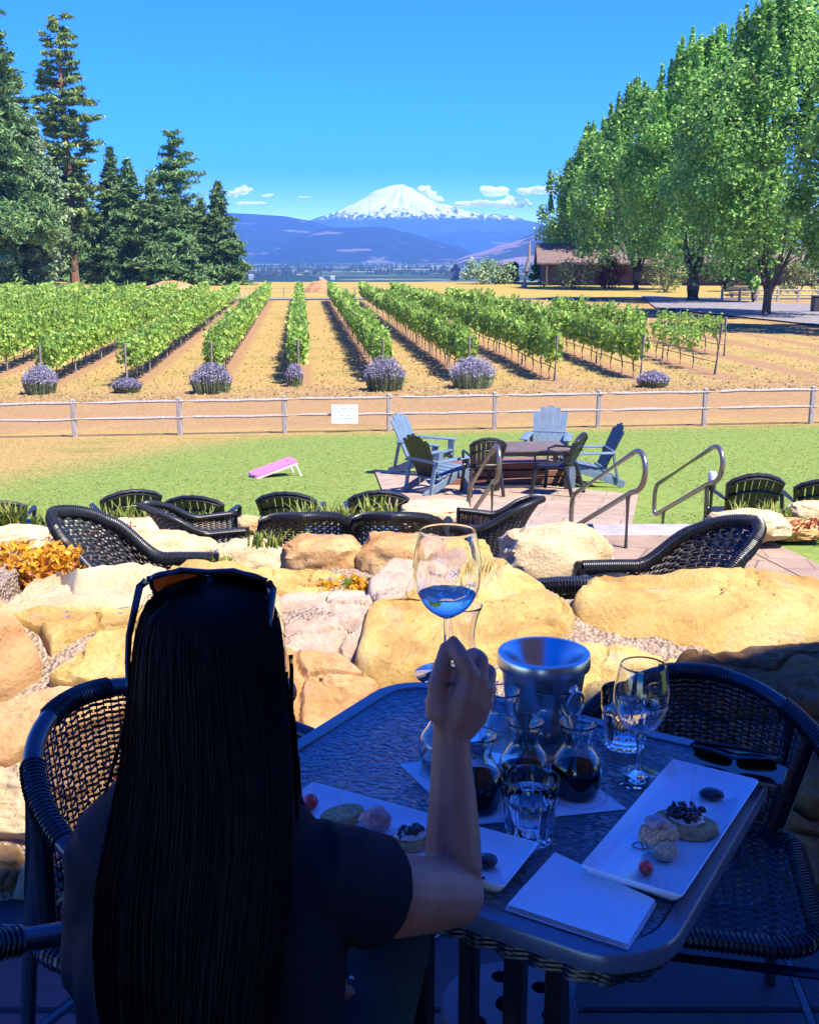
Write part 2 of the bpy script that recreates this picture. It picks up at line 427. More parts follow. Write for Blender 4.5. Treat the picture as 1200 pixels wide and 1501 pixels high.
def patch(name, c, nu, nv, mat, dz, label, cat_, kind='structure', zfun=None):
    c = [Vector((q[0], q[1], 0)) for q in c]; b = MB()
    def fn(u, v):
        p = (c[0] * (1 - u) + c[1] * u) * (1 - v) + (c[3] * (1 - u) + c[2] * u) * v
        return (p.x, p.y, (zfun(p.x, p.y) if zfun else H(p.x, p.y)) + dz)
    b.surf(fn, nu, nv); return tag(b.build(name, mat), label, cat_, kind=kind)
def paver_mat(name, ang, sc_, c1, c2, mort, rowh=.5):
    m, t, b, L = nt(name); g = N(t, 'ShaderNodeNewGeometry'); mp = N(t, 'ShaderNodeMapping', i={'Rotation': (0, 0, ang), 'Scale': (sc_,) * 3}); L.new(g.outputs['Position'], mp.inputs[0])
    br = N(t, 'ShaderNodeTexBrick', i={'Color1': (*c1, 1), 'Color2': (*c2, 1), 'Mortar': (*mort, 1), 'Scale': 1.0, 'Mortar Size': .012, 'Bias': .1, 'Brick Width': 1.0, 'Row Height': rowh}); L.new(mp.outputs[0], br.inputs[0])
    n = N(t, 'ShaderNodeTexNoise', i={'Scale': 4, 'Detail': 8, 'Roughness': .7}); L.new(g.outputs['Position'], n.inputs[0])
    r = ramp(t, [(.3, (.72, .70, .68)), (.7, (1.1, 1.08, 1.05))]); L.new(n.outputs[0], r.inputs[0])
    mu = t.nodes.new('ShaderNodeMix'); mu.data_type = 'RGBA'; mu.blend_type = 'MULTIPLY'; mu.inputs[0].default_value = 1
    L.new(br.outputs[0], mu.inputs[6]); L.new(r.outputs[0], mu.inputs[7]); L.new(mu.outputs[2], b.inputs['Base Color']); b.inputs['Roughness'].default_value = .85
    bp = N(t, 'ShaderNodeBump', i={'Strength': .5, 'Distance': .006}); L.new(br.outputs[1], bp.inputs['Height']); bp.invert = True; L.new(bp.outputs[0], b.inputs['Normal'])
    return m
PAVE = paver_mat('pavers', .42, 1.25, (.33, .25, .17), (.28, .20, .135), (.16, .115, .085))
PAVE2 = paver_mat('pink_pavers', .1, 1.9, (.35, .245, .175), (.30, .21, .15), (.18, .13, .10))
T0 = -.6
flat = lambda x, y: T0
patch('terrace_paving', [(-6, 4.2), (3.35, 4.2), (2.44, 8.36), (-6, 8.36)], 24, 12, PAVE, .004, 'tan paved terrace with wicker chairs', 'paving', zfun=flat)
patch('paving_border', [(3.354, 4.2), (3.66, 4.2), (2.75, 8.36), (2.444, 8.36)], 3, 16, PAVE2, .008, 'pink edging band of the paved terrace', 'paving', zfun=flat)
# grass beside the terrace on the right lies level with it
# lower patio
ca, cb_, cc, cd_ = G(548, 690), G(905, 712), G(934, 739), G(640, 790)
patch('patio', [tuple(G(640, 800)), tuple(G(905, 775)), tuple(G(935, 728)), tuple(G(548, 690))], 26, 26, paver_mat('patio_pavers', .25, 1.4, (.38, .285, .20), (.33, .24, .165), (.19, .14, .10)), .03, 'pinkish paved lower patio under the garden chairs', 'patio')
# stone step and stairs
stepm = plain('slab_stone', (.30, .27, .26), .85, var=.2, scale=8, bump=.3)
st = thing('stone_steps', 'grey stone steps with slab edge leading down from the terrace to the lawn', 'steps', (1.7, 8.54, 0)); st['kind'] = 'structure'
b = MB(); b.box((0, 0, -.665), (1.86, .36, .15), bev=.015); b.build('step_slab', stepm, st)
for k in range(5):
    b = MB(); b.box((0, .35 + .33 * k, -.82 - .15 * k), (1.8, .345, .15), bev=.012); b.build('step_slab', stepm, st)
# terrace round the table: dark stained floor
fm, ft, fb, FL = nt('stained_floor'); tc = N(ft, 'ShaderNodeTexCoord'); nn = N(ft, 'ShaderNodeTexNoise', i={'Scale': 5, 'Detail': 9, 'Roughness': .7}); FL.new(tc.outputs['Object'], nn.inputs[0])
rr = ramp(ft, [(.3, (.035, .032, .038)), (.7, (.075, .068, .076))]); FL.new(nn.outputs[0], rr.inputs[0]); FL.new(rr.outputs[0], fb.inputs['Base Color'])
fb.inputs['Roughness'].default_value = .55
n2 = N(ft, 'ShaderNodeTexNoise', i={'Scale': 120, 'Detail': 4}); FL.new(tc.outputs['Object'], n2.inputs[0]); bp = N(ft, 'ShaderNodeBump', i={'Strength': .35, 'Distance': .004}); FL.new(n2.outputs[0], bp.inputs['Height']); FL.new(bp.outputs[0], fb.inputs['Normal'])
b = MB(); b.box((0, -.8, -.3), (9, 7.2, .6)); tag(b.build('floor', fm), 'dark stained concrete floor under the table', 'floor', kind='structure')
b = MB(); b.box((0, 2.02, .0015), (9, .012, .003)); tag(b.build('floor_joint', plain('joint', (.02, .02, .022), .9), None), 'straight control joint cut across the dark floor', 'floor', kind='structure')

# ================================================================ FAR LAND
def interp(p, x):
    if x <= p[0][0]: return p[0][1]
    for (a, b), (c, d) in zip(p, p[1:]):
        if x <= c:
            t = (x - a) / (c - a); t = t * t * (3 - 2 * t) * .5 + t * .5; return b + (d - b) * t
    return p[-1][1]
def fbm(x, y, o=6, h=.9, ridged=False):
    v = Vector((x, y, 3.3))
    if ridged: return noise.ridged_multi_fractal(v, h, 2.1, o, 1.0, 2.0)
    return noise.fractal(v, h, 2.0, o)
def hill(name, sil, D, W, mat, label, nxs=150, nys=46, amp=.16, foot=-45):
    pts = [(at_y(px, py, D).x, at_y(px, py, D).z) for px, py in sil]; x0, x1 = pts[0][0], pts[-1][0]
    b = MB(); S = D / 6000
    def fn(u, v):
        x = x0 + (x1 - x0) * u; y = D + W * (v * 2 - 1); e = (v * 2 - 1)
        p = interp(pts, x) - foot
        f = max(0.0, 1 - abs(e) ** 1.5) if e < 0 else max(0.0, 1 - e * e)
        rg = fbm(x / (900 * S), y / (900 * S), 6, .9, True)
        z = foot + p * f * (1 - amp * (1.5 - rg) * min(1, abs(e) * 3 + .12))
        return (x + (D - y) * 0, y, z)
    b.surf(fn, nxs, nys); return tag(b.build(name, mat), label, 'hills', kind='structure')
def hillmat(name, f1, f2, clear, amt, sc_=.0035):
    m, t, b, L = nt(name); g = N(t, 'ShaderNodeNewGeometry'); mp = N(t, 'ShaderNodeMapping', i={'Scale': (.55, .8, 2.2)}); L.new(g.outputs['Position'], mp.inputs[0])
    n = N(t, 'ShaderNodeTexNoise', i={'Scale': sc_, 'Detail': 8, 'Roughness': .62}); L.new(mp.outputs[0], n.inputs[0])
    n2 = N(t, 'ShaderNodeTexNoise', i={'Scale': .06, 'Detail': 4}); L.new(g.outputs['Position'], n2.inputs[0])
    r = ramp(t, [(.35, f1), (.65, f2)]); L.new(n2.outputs[0], r.inputs[0])
    r2 = ramp(t, [(amt, (0, 0, 0)), (amt + .025, (1, 1, 1))]); L.new(n.outputs[0], r2.inputs[0])
    L.new(mix(t, r.outputs[0], clear, r2.outputs[0]), b.inputs['Base Color']); b.inputs['Roughness'].default_value = 1; b.inputs['Specular IOR Level'].default_value = 0
    return m
hm = hillmat('forest_hill', (.008, .016, .014), (.034, .046, .034), (.14, .12, .10), .615, .0055)
hm2 = hillmat('pink_hill', (.02, .03, .02), (.04, .05, .03), (.22, .15, .12), .52)
hill('hills', [(60, 330), (200, 300), (300, 308), (355, 312), (413, 316), (455, 323), (488, 333), (520, 345), (560, 362), (600, 386), (640, 392)], 6800, 1500, hm, 'left long dark forested ridge below the sky')
hill('hills', [(380, 392), (420, 360), (455, 340), (488, 333), (517, 333), (563, 332), (597, 340), (638, 352), (663, 358), (700, 372), (740, 384), (790, 394)], 6000, 1200, hm, 'middle rounded forested ridge in front of the snowy mountain')
hill('hills', [(560, 372), (620, 346), (672, 335), (710, 338), (747, 337), (780, 334), (860, 340), (960, 352)], 10500, 2200, hm, 'far blue ridge at the right foot of the mountain')
hill('hills', [(620, 396), (647, 387), (700, 370), (747, 354), (792, 337), (840, 322), (900, 312), (1000, 306), (1200, 302), (1400, 310)], 5000, 1000, hm2, 'right ridge with pinkish clearings by the brown house')
# the snowy mountain
MD = 13000.0
Lp = [(590, 270), (575, 272), (560, 277), (548, 280), (532, 291), (510, 304), (490, 314), (470, 320), (440, 328), (380, 350), (300, 380), (240, 396)]
Rp = [(590, 270), (602, 275), (615, 284), (630, 294), (645, 303), (665, 306), (688, 311), (720, 315), (747, 318), (780, 327), (830, 345), (900, 375), (960, 396)]
c0 = at_y(590, 270, MD)
LpR = [(abs(at_y(a, b, MD).x - c0.x), at_y(a, b, MD).z) for a, b in Lp]; RpR = [(abs(at_y(a, b, MD).x - c0.x), at_y(a, b, MD).z) for a, b in Rp]
b = MB()
def mt(u, v):
    th = 2 * PI * u; r = 3300 * (v ** 1.35); w_ = (1 - math.cos(th)) / 2
    h = interp(LpR, r) * w_ + interp(RpR, r) * (1 - w_)
    x = c0.x + r * math.cos(th); y = MD + r * math.sin(th) * (.85 if math.sin(th) < 0 else .3)
    rg = fbm(x / 750, y / 750, 7, .85, True) - 1.1
    ra = noise.noise(Vector((math.cos(th) * 7, math.sin(th) * 7, r / 1800)))
    k = min(1, r / 340) * (.35 + .65 * abs(math.sin(th)))
    return (x, y, h + k * (rg * 48 + ra * 42))
b.surf(mt, 220, 90, closeu=True)
mm, t, pb, L = nt('snowy_mountain'); g = N(t, 'ShaderNodeNewGeometry'); sp = N(t, 'ShaderNodeSeparateXYZ'); L.new(g.outputs['Position'], sp.inputs[0])
mp = N(t, 'ShaderNodeMapping', i={'Scale': (1.3, .6, .45), 'Rotation': (0, R(25), 0)}); L.new(g.outputs['Position'], mp.inputs[0])
n = N(t, 'ShaderNodeTexNoise', i={'Scale': .011, 'Detail': 7, 'Roughness': .65, 'Distortion': .8}); L.new(mp.outputs[0], n.inputs[0])
zs = at_y(590, 319, MD).z; zt = c0.z
mr = N(t, 'ShaderNodeMapRange', clamp=False, i={1: zs - 40, 2: zt, 3: -.08, 4: .42}); L.new(sp.outputs[2], mr.inputs[0])
ad = N(t, 'ShaderNodeMath', operation='ADD'); L.new(n.outputs[0], ad.inputs[0]); L.new(mr.outputs[0], ad.inputs[1])
r = ramp(t, [(.46, (.05, .055, .055)), (.50, (.9, .9, .92))]); L.new(ad.outputs[0], r.inputs[0])
low = N(t, 'ShaderNodeMapRange', i={1: zs - 60, 2: zs - 10}); L.new(sp.outputs[2], low.inputs[0])
L.new(mix(t, (.03, .04, .035), r.outputs[0], low.outputs[0]), pb.inputs['Base Color']); pb.inputs['Roughness'].default_value = .9; pb.inputs['Specular IOR Level'].default_value = .1
tag(b.build('mountain', mm), 'snow capped volcano standing over the forested ridges', 'mountain', kind='structure')
# clouds
cm, ct, cb__, CL = nt('cloud'); cb__.inputs['Base Color'].default_value = (.68, .68, .68, 1); cb__.inputs['Roughness'].default_value = 1; tr_ = N(ct, 'ShaderNodeBsdfTranslucent', i={'Color': (.66, .66, .66, 1)}); mx_ = N(ct, 'ShaderNodeAddShader'); CL.new(cb__.outputs[0], mx_.inputs[0]); CL.new(tr_.outputs[0], mx_.inputs[1]); CL.new(mx_.outputs[0], ct.nodes['Material Output'].inputs[0])
def cloud(blobs, D, label):
    b = MB()
    for px, py, wpx, hpx in blobs:
        c = at_y(px, py, D); k = D / 1600
        for q in range(14):
            ox = rng.normal() * .33; oz = abs(rng.normal()) * .3 - .1; s = .12 + .22 * rng.random()
            b.ell((c.x + ox * wpx * k, D + rng.normal() * 20, c.z - oz * hpx * k * -.6), (wpx * k * s, wpx * k * s, hpx * k * (s + .1)), 12, 8)
    o = remesh(b, 'clouds', cm, 16, 1, disp=lambda c: 16 * noise.fractal(c / 70, .8, 2, 5))
    return tag(o, label, 'cloud', 'clouds low over the mountain', 'stuff')
cloud([(636, 293, 18, 11), (621, 279, 16, 15), (643, 293, 10, 8), (629, 286, 15, 14)], 14420, 'bright cloud behind the right shoulder of the snowy summit')
cloud([(725, 282, 30, 14), (708, 299, 44, 11), (762, 299, 22, 13), (685, 300, 24, 9), (788, 280, 34, 11), (750, 296, 18, 14), (735, 300, 26, 10)], 14380, 'scattered white clouds right of the snowy mountain')
cloud([(352, 282, 20, 14), (340, 285, 14, 9)], 14380, 'small white cloud above the left ridge')
cloud([(396, 286, 18, 3), (368, 298, 34, 3), (452, 289, 16, 2)], 14400, 'thin flat cloud streaks above the left ridge')
# haze
hz, t, pb, L = nt('haze'); t.nodes.remove(pb); pv = N(t, 'ShaderNodeVolumePrincipled', i={'Color': (.15, .40, 1.0, 1), 'Density': 1.1e-4, 'Anisotropy': 0.0}); L.new(pv.outputs[0], t.nodes['Material Output'].inputs['Volume'])
b = MB(); b.box((0, 7100, 480), (24600, 14240, 1040)); o = b.build('haze', hz, smooth=False); tag(o, 'pale blue air between the terrace and the mountain', 'haze', kind='stuff')
# ================================================================ VEGETATION
LV = leafmat('vine_leaf', [(0, (0.112, 0.234, 0.035)), (0.5, (0.247, 0.408, 0.058)), (1, (0.494, 0.618, 0.123))], .4)
LM = leafmat('maple_leaf', [(0, (0.098, 0.244, 0.054)), (0.5, (0.192, 0.407, 0.076)), (1, (0.402, 0.621, 0.132))], .35)
LC = leafmat('fir_needles', [(0, (0.063, 0.153, 0.052)), (0.6, (0.125, 0.238, 0.073)), (1, (0.248, 0.34, 0.098))], .15, .7)
LP_ = leafmat('pine_needles', [(0, (0.097, 0.178, 0.048)), (0.6, (0.191, 0.294, 0.085)), (1, (0.384, 0.427, 0.135))], .15, .7)
LO = leafmat('oak_leaf', [(0, (0.098, 0.173, 0.086)), (0.5, (0.197, 0.298, 0.143)), (1, (0.361, 0.44, 0.214))], .25)
LW = leafmat('pale_shrub_leaf', [(0, (0.108, 0.149, 0.036)), (0.5, (0.228, 0.265, 0.084)), (1, (0.36, 0.356, 0.144))], .35)
LG = leafmat('lime_leaf', [(0, (.09, .16, .02)), (1, (.2, .27, .04))], .4)
LR = leafmat('red_maple_leaf', [(0, (.06, .012, .014)), (.6, (.16, .025, .03)), (1, (.26, .05, .05))], .35)
LB = leafmat('burgundy_leaf', [(0, (.022, .012, .014)), (1, (.075, .035, .035))], .3)
LVS = leafmat('lavender_stem', [(0, (0.153, 0.204, 0.096)), (1, (0.34, 0.408, 0.192))], .3)
LVF = leafmat('lavender_flower', [(0, (.20, .18, .23)), (.6, (.32, .29, .37)), (1, (.45, .42, .48))], .3)
LD = leafmat('daylily_blade', [(0, (.10, .16, .02)), (.6, (.22, .26, .04)), (1, (.36, .34, .07))], .35)
LS = leafmat('sedum_red', [(0, (.30, .06, .02)), (.4, (.42, .12, .04)), (1, (.5, .2, .1))], .3)
LSY = leafmat('sedum_yellow', [(0, (.55, .22, .01)), (1, (.75, .42, .03))], .3)
DRY = leafmat('dry_grass', [(0, (.28, .18, .06)), (.6, (.38, .27, .10)), (1, (.34, .29, .11))], .3)
BARK = barkmat('bark', (.045, .035, .028), (.13, .10, .08), 4)
BARKP = barkmat('pine_bark', (.13, .055, .032), (.30, .15, .095), 3)
BARKV = barkmat('vine_bark', (.06, .04, .03), (.16, .11, .08), 12)
WIRE = plain('wire', (.05, .045, .04), .5, var=.1)

def clump(c, r, n, size, out=None, aspect=.75):
    P = rng.normal(size=(n, 3)); P /= np.linalg.norm(P, axis=1)[:, None]
    nr = P * .5 + np.array([.15, -.25, .6])
    P = P * (rng.random(n) ** .45)[:, None] * np.asarray(r) + np.asarray(c)
    return leaf_faces(P, size, nr, aspect)

# ---- grapevines: one vine every 1.5 m, five shapes
def vine(name_seed, dens=1.0, hgt=1.0, half=.85):
    root = thing('grapevine', 'grapevine', 'grapevine')
    Ps = []
    n = int(430 * dens)
    y = (rng.random(n) - .5) * 2 * half; z = .74 + (rng.random(n) ** .9) * 1.02 * hgt
    xw = .34 * np.sqrt(np.clip(1 - ((z - 1.2) / .8) ** 2, .12, 1)); x = (rng.random(n) * 2 - 1) * xw
    x += .08 * np.sin(y * 7 + name_seed * 2) ; z += .10 * np.sin(y * 5 + name_seed * 3)
    nr = np.stack([np.sign(x) * .9, y * 0, z * 0 + .45], 1)
    Ps.append(leaf_faces(np.stack([x, y, z], 1), .165, nr, .9, .7))
    for q in range(int(9 * dens)):   # shoots that stick out of the canopy
        yy = (rng.random() - .5) * 1.6; b0 = np.array([(rng.random() - .5) * .3, yy, 1.6 * hgt]); d = np.array([rng.normal() * .3, rng.normal() * .3, .45 + rng.random() * .3])
        k = np.linspace(0, 1, 7)[:, None]; Ps.append(leaf_faces(b0 + d * k * .7, .12, None, .9))
    V, F = cat(Ps); np_mesh('foliage', V, F, LV, root)
    b = MB(); l = .04 * rng.normal(size=6)
    b.tube([(0, 0, -.05), (l[0], l[1], .3), (l[2], l[3], .6), (l[4], l[5], .86)], [.035, .028, .026, .024], 6)
    b.tube([(l[4], l[5], .84), (0, .3, .95), (0, .72, .97)], [.02, .015, .01], 5); b.tube([(l[4], l[5], .84), (0, -.3, .95), (0, -.72, .97)], [.02, .015, .01], 5)
    b.build('trunk', BARKV, root); return root
protos = [vine(i, [1, 1.15, .9, 1.05, 1.0][i], [1, 1.05, .95, 1.1, .98][i]) for i in range(5)]
young = vine(9, .3, .8, .5)
for p in protos + [young]: p.location = (0, -400, 0)
rot_row = math.atan(-ROWS)
rows = {k: (40.6, 112) for k in range(-11, 4)}; rows[4] = (40.6, 92); rows[5] = (43.2, 68); rows[6] = (49, 58)
where = {-3: 'in the row behind the tall greyish lavender at left', -2: 'in the row behind the small low lavender on the left', -1: 'in the row behind the broad lavender left of the sign',
         0: 'in the narrow row running straight away above the fence sign', 1: 'in the row behind the round lavender right of the sign', 2: 'in the row behind the widest pale lavender',
         3: 'in the row just right of the widest lavender', 4: 'in the row ending at the small dark lavender', 5: 'in the short sparse row behind the leaning end post', 6: 'in the short row of young vines near the driveway trees'}
cand = []
for k, (y0, y1) in rows.items():
    y = y0 + .2
    while y < y1:
        x = rowx(k, y); d = y * .973 + .23 * 4.6; px = 600 + 1600 * x / d
        if -60 < px < 1260 and not (k == 5 and 48 < y < 54 and int(y) % 2): cand.append((y, x, k))
        y += 1.5
cand.sort()
used = {}
far_parts = []
for i, (y, x, k) in enumerate(cand):
    z = H(x, y)
    if i < 296:
        p = young if k == 6 or (k == 5 and y < 50) else protos[int(rng.integers(5))]
        o = p if p.name not in used else copy_tree(p); used[p.name] = 1
        s = 1.0 if p is not young else .95
        place(o, (x, y, z), rot_row + (PI if rng.random() < .5 else 0), 'leafy grapevine ' + where.get(k, 'in the long rows at the left edge, beyond the leftmost lavender'), 'grapevines in the vineyard rows', s=s * (.92 + .14 * rng.random()))
    else:
        n = 130; yy = y + (rng.random(n) - .5) * 1.7; zz = z + .72 + rng.random(n) * 1.1 + .12 * np.sin(yy * 3)
        far_parts.append(leaf_faces(np.stack([rowx(k, yy) + (rng.random(n) - .5) * .62, yy, zz], 1), .26, np.array([[0, -.4, .6]]).repeat(n, 0), .9))
V, F = cat(far_parts); tag(np_mesh('vineyard_foliage', V, F, LV), 'far ends of the vine rows merging into green hedges', 'vines', kind='stuff')
# trellis of each row
rname = dict(where)
for k, (y0, y1) in rows.items():
    lab = 'wooden trellis posts and wires ' + where[k] if k in where else None
    vis = [y for (y, x, kk) in cand if kk == k]
    if not vis: continue
    ya = min(vis) - .9 if k >= -3 else min(vis)
    if k == 5: ya = 41.0
    yb = max(vis) + .8
    x0 = rowx(k, ya); z0 = H(x0, ya)
    if lab is None: lab = 'wooden trellis posts of the %s vine row left of the leftmost lavender' % {-4: 'first', -5: 'second', -6: 'third', -7: 'fourth', -8: 'fifth', -9: 'sixth', -10: 'seventh', -11: 'eighth'}[k]
    tr = thing('trellis_row', lab, 'trellis', (x0, ya, z0), 0, 'trellis rows of the vineyard')
    y = ya; j = 0
    while y < yb:
        x = rowx(k, y); b = MB(); zz = H(x, y) - z0; ln = 1.62 + .08 * rng.random() + (.25 if k == 5 and j == 0 else 0); tx = .04 * rng.normal() + (.10 if k == 5 and j == 0 else 0)
        rr = .065 if j == 0 else .045
        b.tube([(x - x0, y - ya, zz - .1), (x - x0 + tx, y - ya - (.05 if j == 0 else 0), zz + ln)], [rr, rr * .92], 8)
        b.build('post', M['post_wood'], tr); y += 6.1; j += 1
    b = MB(); wy = MB()
    for hz_ in (.95, 1.3, 1.55):
        wy.tube([(rowx(k, q) - x0, q - ya, H(rowx(k, q), q) - z0 + hz_) for q in np.arange(ya, yb, 6.1)], .006, 4)
    wy.build('wire', WIRE, tr)
    b.tube([(rowx(k, q) - x0 + .02, q - ya, H(rowx(k, q), q) - z0 + .45 + .03 * math.sin(q * 2)) for q in np.arange(ya, yb, 1.5)], .018, 5)
    b.build('drip_hose', WIRE, tr)
# ---- dry grass tufts in the lanes and straw on the near strip
n = 26000; Y = 36 + 60 * rng.random(n) ** 1.8; X = (rng.random(n) - .5) * 2 * (Y * .42)
u = (X - ROW0 - ROWS * (Y - 39.8)) / ROWD; fr = np.abs((u + .5) % 1 - .5); keep = (fr > .2) | ((Y < 40) & (rng.random(n) < .5)); X, Y = X[keep], Y[keep]
Z = np.array([H(a, b_) for a, b_ in zip(X, Y)]); P = np.stack([X, Y, Z + .03], 1)
V, F = leaf_faces(P, .10, np.array([[0, -.5, .85]]).repeat(len(P), 0), .5, .5); V[:, 2] = np.maximum(V[:, 2], np.repeat(Z, 4) - .01)
tag(np_mesh('grass', V, F, DRY), 'dry straw coloured grass between the vine rows', 'grass', kind='stuff')

# ---- lavender
def lavender(px, py, wpx, hpx, label, grey=0.0):
    base = G(px, py); s = base.y * .973 + .23 * (1.57 - base.z); w_ = wpx * s / 1600; h = hpx * s / 1600 * .92
    root = thing('lavender_bush', label, 'lavender', base, 0, 'lavender bushes at the row ends')
    n = int(900 * min(1, w_ * .9)); th = rng.random(n) * 2 * PI; r = np.sqrt(rng.random(n)); 
    top = np.stack([r * np.cos(th) * w_ * .5, r * np.sin(th) * w_ * .45, h * np.sqrt(1 - .75 * r ** 2)], 1) * (.86 + .22 * rng.random(n))[:, None]
    bot = top * np.array([.78, .78, 0.0]); 
    side = np.cross(top - bot, rng.normal(size=(n, 3))); side /= np.linalg.norm(side, axis=1)[:, None]
    mid = bot + (top - bot) * .72
    V = np.stack([bot - side * .008, bot + side * .008, mid + side * .012, mid - side * .012], 1).reshape(-1, 3); i = np.arange(n)[:, None] * 4
    F = np.concatenate([i + [[0, 1, 2]], i + [[0, 2, 3]]], 1).reshape(-1, 3)
    Pl = bot + (top - bot) * (rng.random((n, 1)) * .7); V2, F2 = leaf_faces(Pl, .10, None, .35)
    V, F = cat([(V, F), (V2, F2)]); np_mesh('foliage', V, F, LVS, root)
    Pf = np.concatenate([mid + (top - mid) * q for q in (.1, .55, 1.0)]); Vf, Ff = leaf_faces(Pf, .075, np.tile((top - mid), (3, 1)), .5); np_mesh('flowers', Vf, Ff, LVF, root)
for a in [(60, 577, 52, 44, 'tall greyish green lavender bush near the left edge of the dry strip'), (187, 575, 44, 22, 'small low purple lavender mound, second from the left'), (310, 576, 62, 46, 'broad full lavender bush left of the white sign'),
          (432, 566, 26, 34, 'thin sparse lavender beside the middle row end post'), (564, 572, 62, 52, 'round lavender bush just right of the sign, tallest of all'), (692, 568, 70, 48, 'widest pale lavender bush above the blue garden chairs'),
          (956, 567, 48, 24, 'small dark lavender mound on the right of the strip')]: lavender(*a)

# ---- trees
def limb_pts(p0, p1, n=5, w=.3):
    p0, p1 = Vector(p0), Vector(p1); out = []
    for i in range(n):
        t = i / (n - 1); q = p0.lerp(p1, t); j = w * math.sin(PI * t)
        out.append(q + Vector((random.uniform(-j, j), random.uniform(-j, j), random.uniform(-j, j) * .5)))
    return out
def conifer(h, rad, label, z0=.08, leafm=LC, dens=1.0, droop=.35, bark=BARK, trunk_r=.35, sparse=0.0, clumpy=False, name='fir_tree', pw=.85):
    root = thing(name, label, 'tree', (0, 0, 0), 0, 'conifers left of the vineyard')
    b = MB(); b.tube([(0, 0, -.3), (.1, 0, h * .3), (0, .1, h * .65), (0, 0, h * .99)], [trunk_r, trunk_r * .8, trunk_r * .45, .04], 9)
    Ps = []; z = h * z0; 
    while z < h * .985:
        f = (z / h - z0) / (1 - z0); R_ = rad * ((1 - f) ** pw) * (.72 + .5 * random.random())
        if clumpy: R_ = rad * (.35 + .65 * math.sin(PI * min(1, .25 + .75 * (1 - f)))) * (1 - f * .72) * (.55 + .7 * random.random())
        nb = max(4, int((5 + 4 * (1 - f)) * dens))
        for q in range(nb):
            if random.random() < sparse: continue
            th = random.random() * 2 * PI; L_ = R_ * (.7 + .45 * random.random()); up = (.35 * f - droop * (1 - f))
            tip = Vector((math.cos(th) * L_, math.sin(th) * L_, z + up * L_))
            if L_ > 1.2: b.tube([(0, 0, z), (tip.x * .5, tip.y * .5, z + up * L_ * .4 + .1), tuple(tip)], [.05 + .012 * L_, .035, .012], 4)
            m = max(3, int(L_ * 5.5)); k = (.12 + .88 * rng.random(m)) if not clumpy else (1 - .5 * rng.random(m) ** 2)
            base = np.array([[0, 0, z]]) + (np.array(tip) - np.array([0, 0, z]))[None] * k[:, None]; base[:, 2] -= (.28 * L_ * droop) * np.sin(k * PI) * -.6
            sp_ = (.16 * L_ * (1.05 - k * .75) + .12)[:, None]
            for rep in range(5): Ps.append(leaf_faces(base + rng.normal(size=(m, 3)) * sp_ * np.array([1, 1, .42]), .85 if not clumpy else .8, np.array([[math.cos(th) * .3, math.sin(th) * .3, .8]]).repeat(m, 0), .24 if not clumpy else .3))
        z += h / (46 * dens) * (.7 + .6 * random.random()) * (1 if h > 20 else 1.3)
    b.build('trunk', bark, root); V, F = cat(Ps); np_mesh('crown', V, F, leafm, root); return root
def put(o, px, py, Y=None, rz=0.0):
    q = G(px, py) if Y is None else at_y(px, py, Y); o.location = (q.x, q.y, H(q.x, q.y)); o.rotation_euler.z = rz; return o
def hpx(px, top, Y): return at_y(px, top, Y).z - H(at_y(px, 412, Y).x, Y)
def fir(px, top, Y, wpx, label, **k):
    h = hpx(px, top, Y); q = at_y(px, 412, Y); o = conifer(h, wpx / 2 * Y / 1600, label, **k); o.location = (q.x, q.y, H(q.x, q.y)); return o
fir(2, -60, 150, 190, 'tallest fir cut off by the left and top edges', z0=.2, dens=1.1)
fir(26, 40, 162, 165, 'tall fir with pointed top left of the big pine', z0=.15, dens=1.1)
fir(110, 22, 170, 125, 'tall ponderosa pine with bare reddish trunk', z0=.22, leafm=LP_, bark=BARKP, trunk_r=.85, clumpy=True, dens=1.15, droop=.15, name='pine_tree')
fir(172, 212, 178, 105, 'dark fir right beside the red-trunked pine', z0=.03)
fir(196, 228, 172, 110, 'second dark fir right of the red-trunked pine', z0=.03)
fir(228, 258, 166, 115, 'short full fir between the twin firs and the thin-topped tree', z0=.02)
fir(262, 188, 174, 110, 'thin-topped conifer with sparse open upper branches', z0=.3, sparse=.55, droop=.1, trunk_r=.3, pw=.5)
fir(262, 285, 168, 125, 'low full fir at the foot of the thin-topped conifer', z0=.02)
fir(298, 290, 172, 95, 'dark fir between the thin-topped conifer and the last fir', z0=.02)
fir(324, 264, 170, 92, 'rightmost fir of the left woods, against the blue ridge', z0=.03)
fir(176, 338, 168, 75, 'small young fir in front of the twin firs', z0=.02)
fir(8, 335, 150, 60, 'small fir at the left edge beneath the taller trees', z0=.02)
fir(60, 215, 196, 130, 'dark fir deep in the woods behind the pine trunk', z0=.02)
fir(128, 268, 196, 110, 'shaded fir behind the pine trunk', z0=.02)

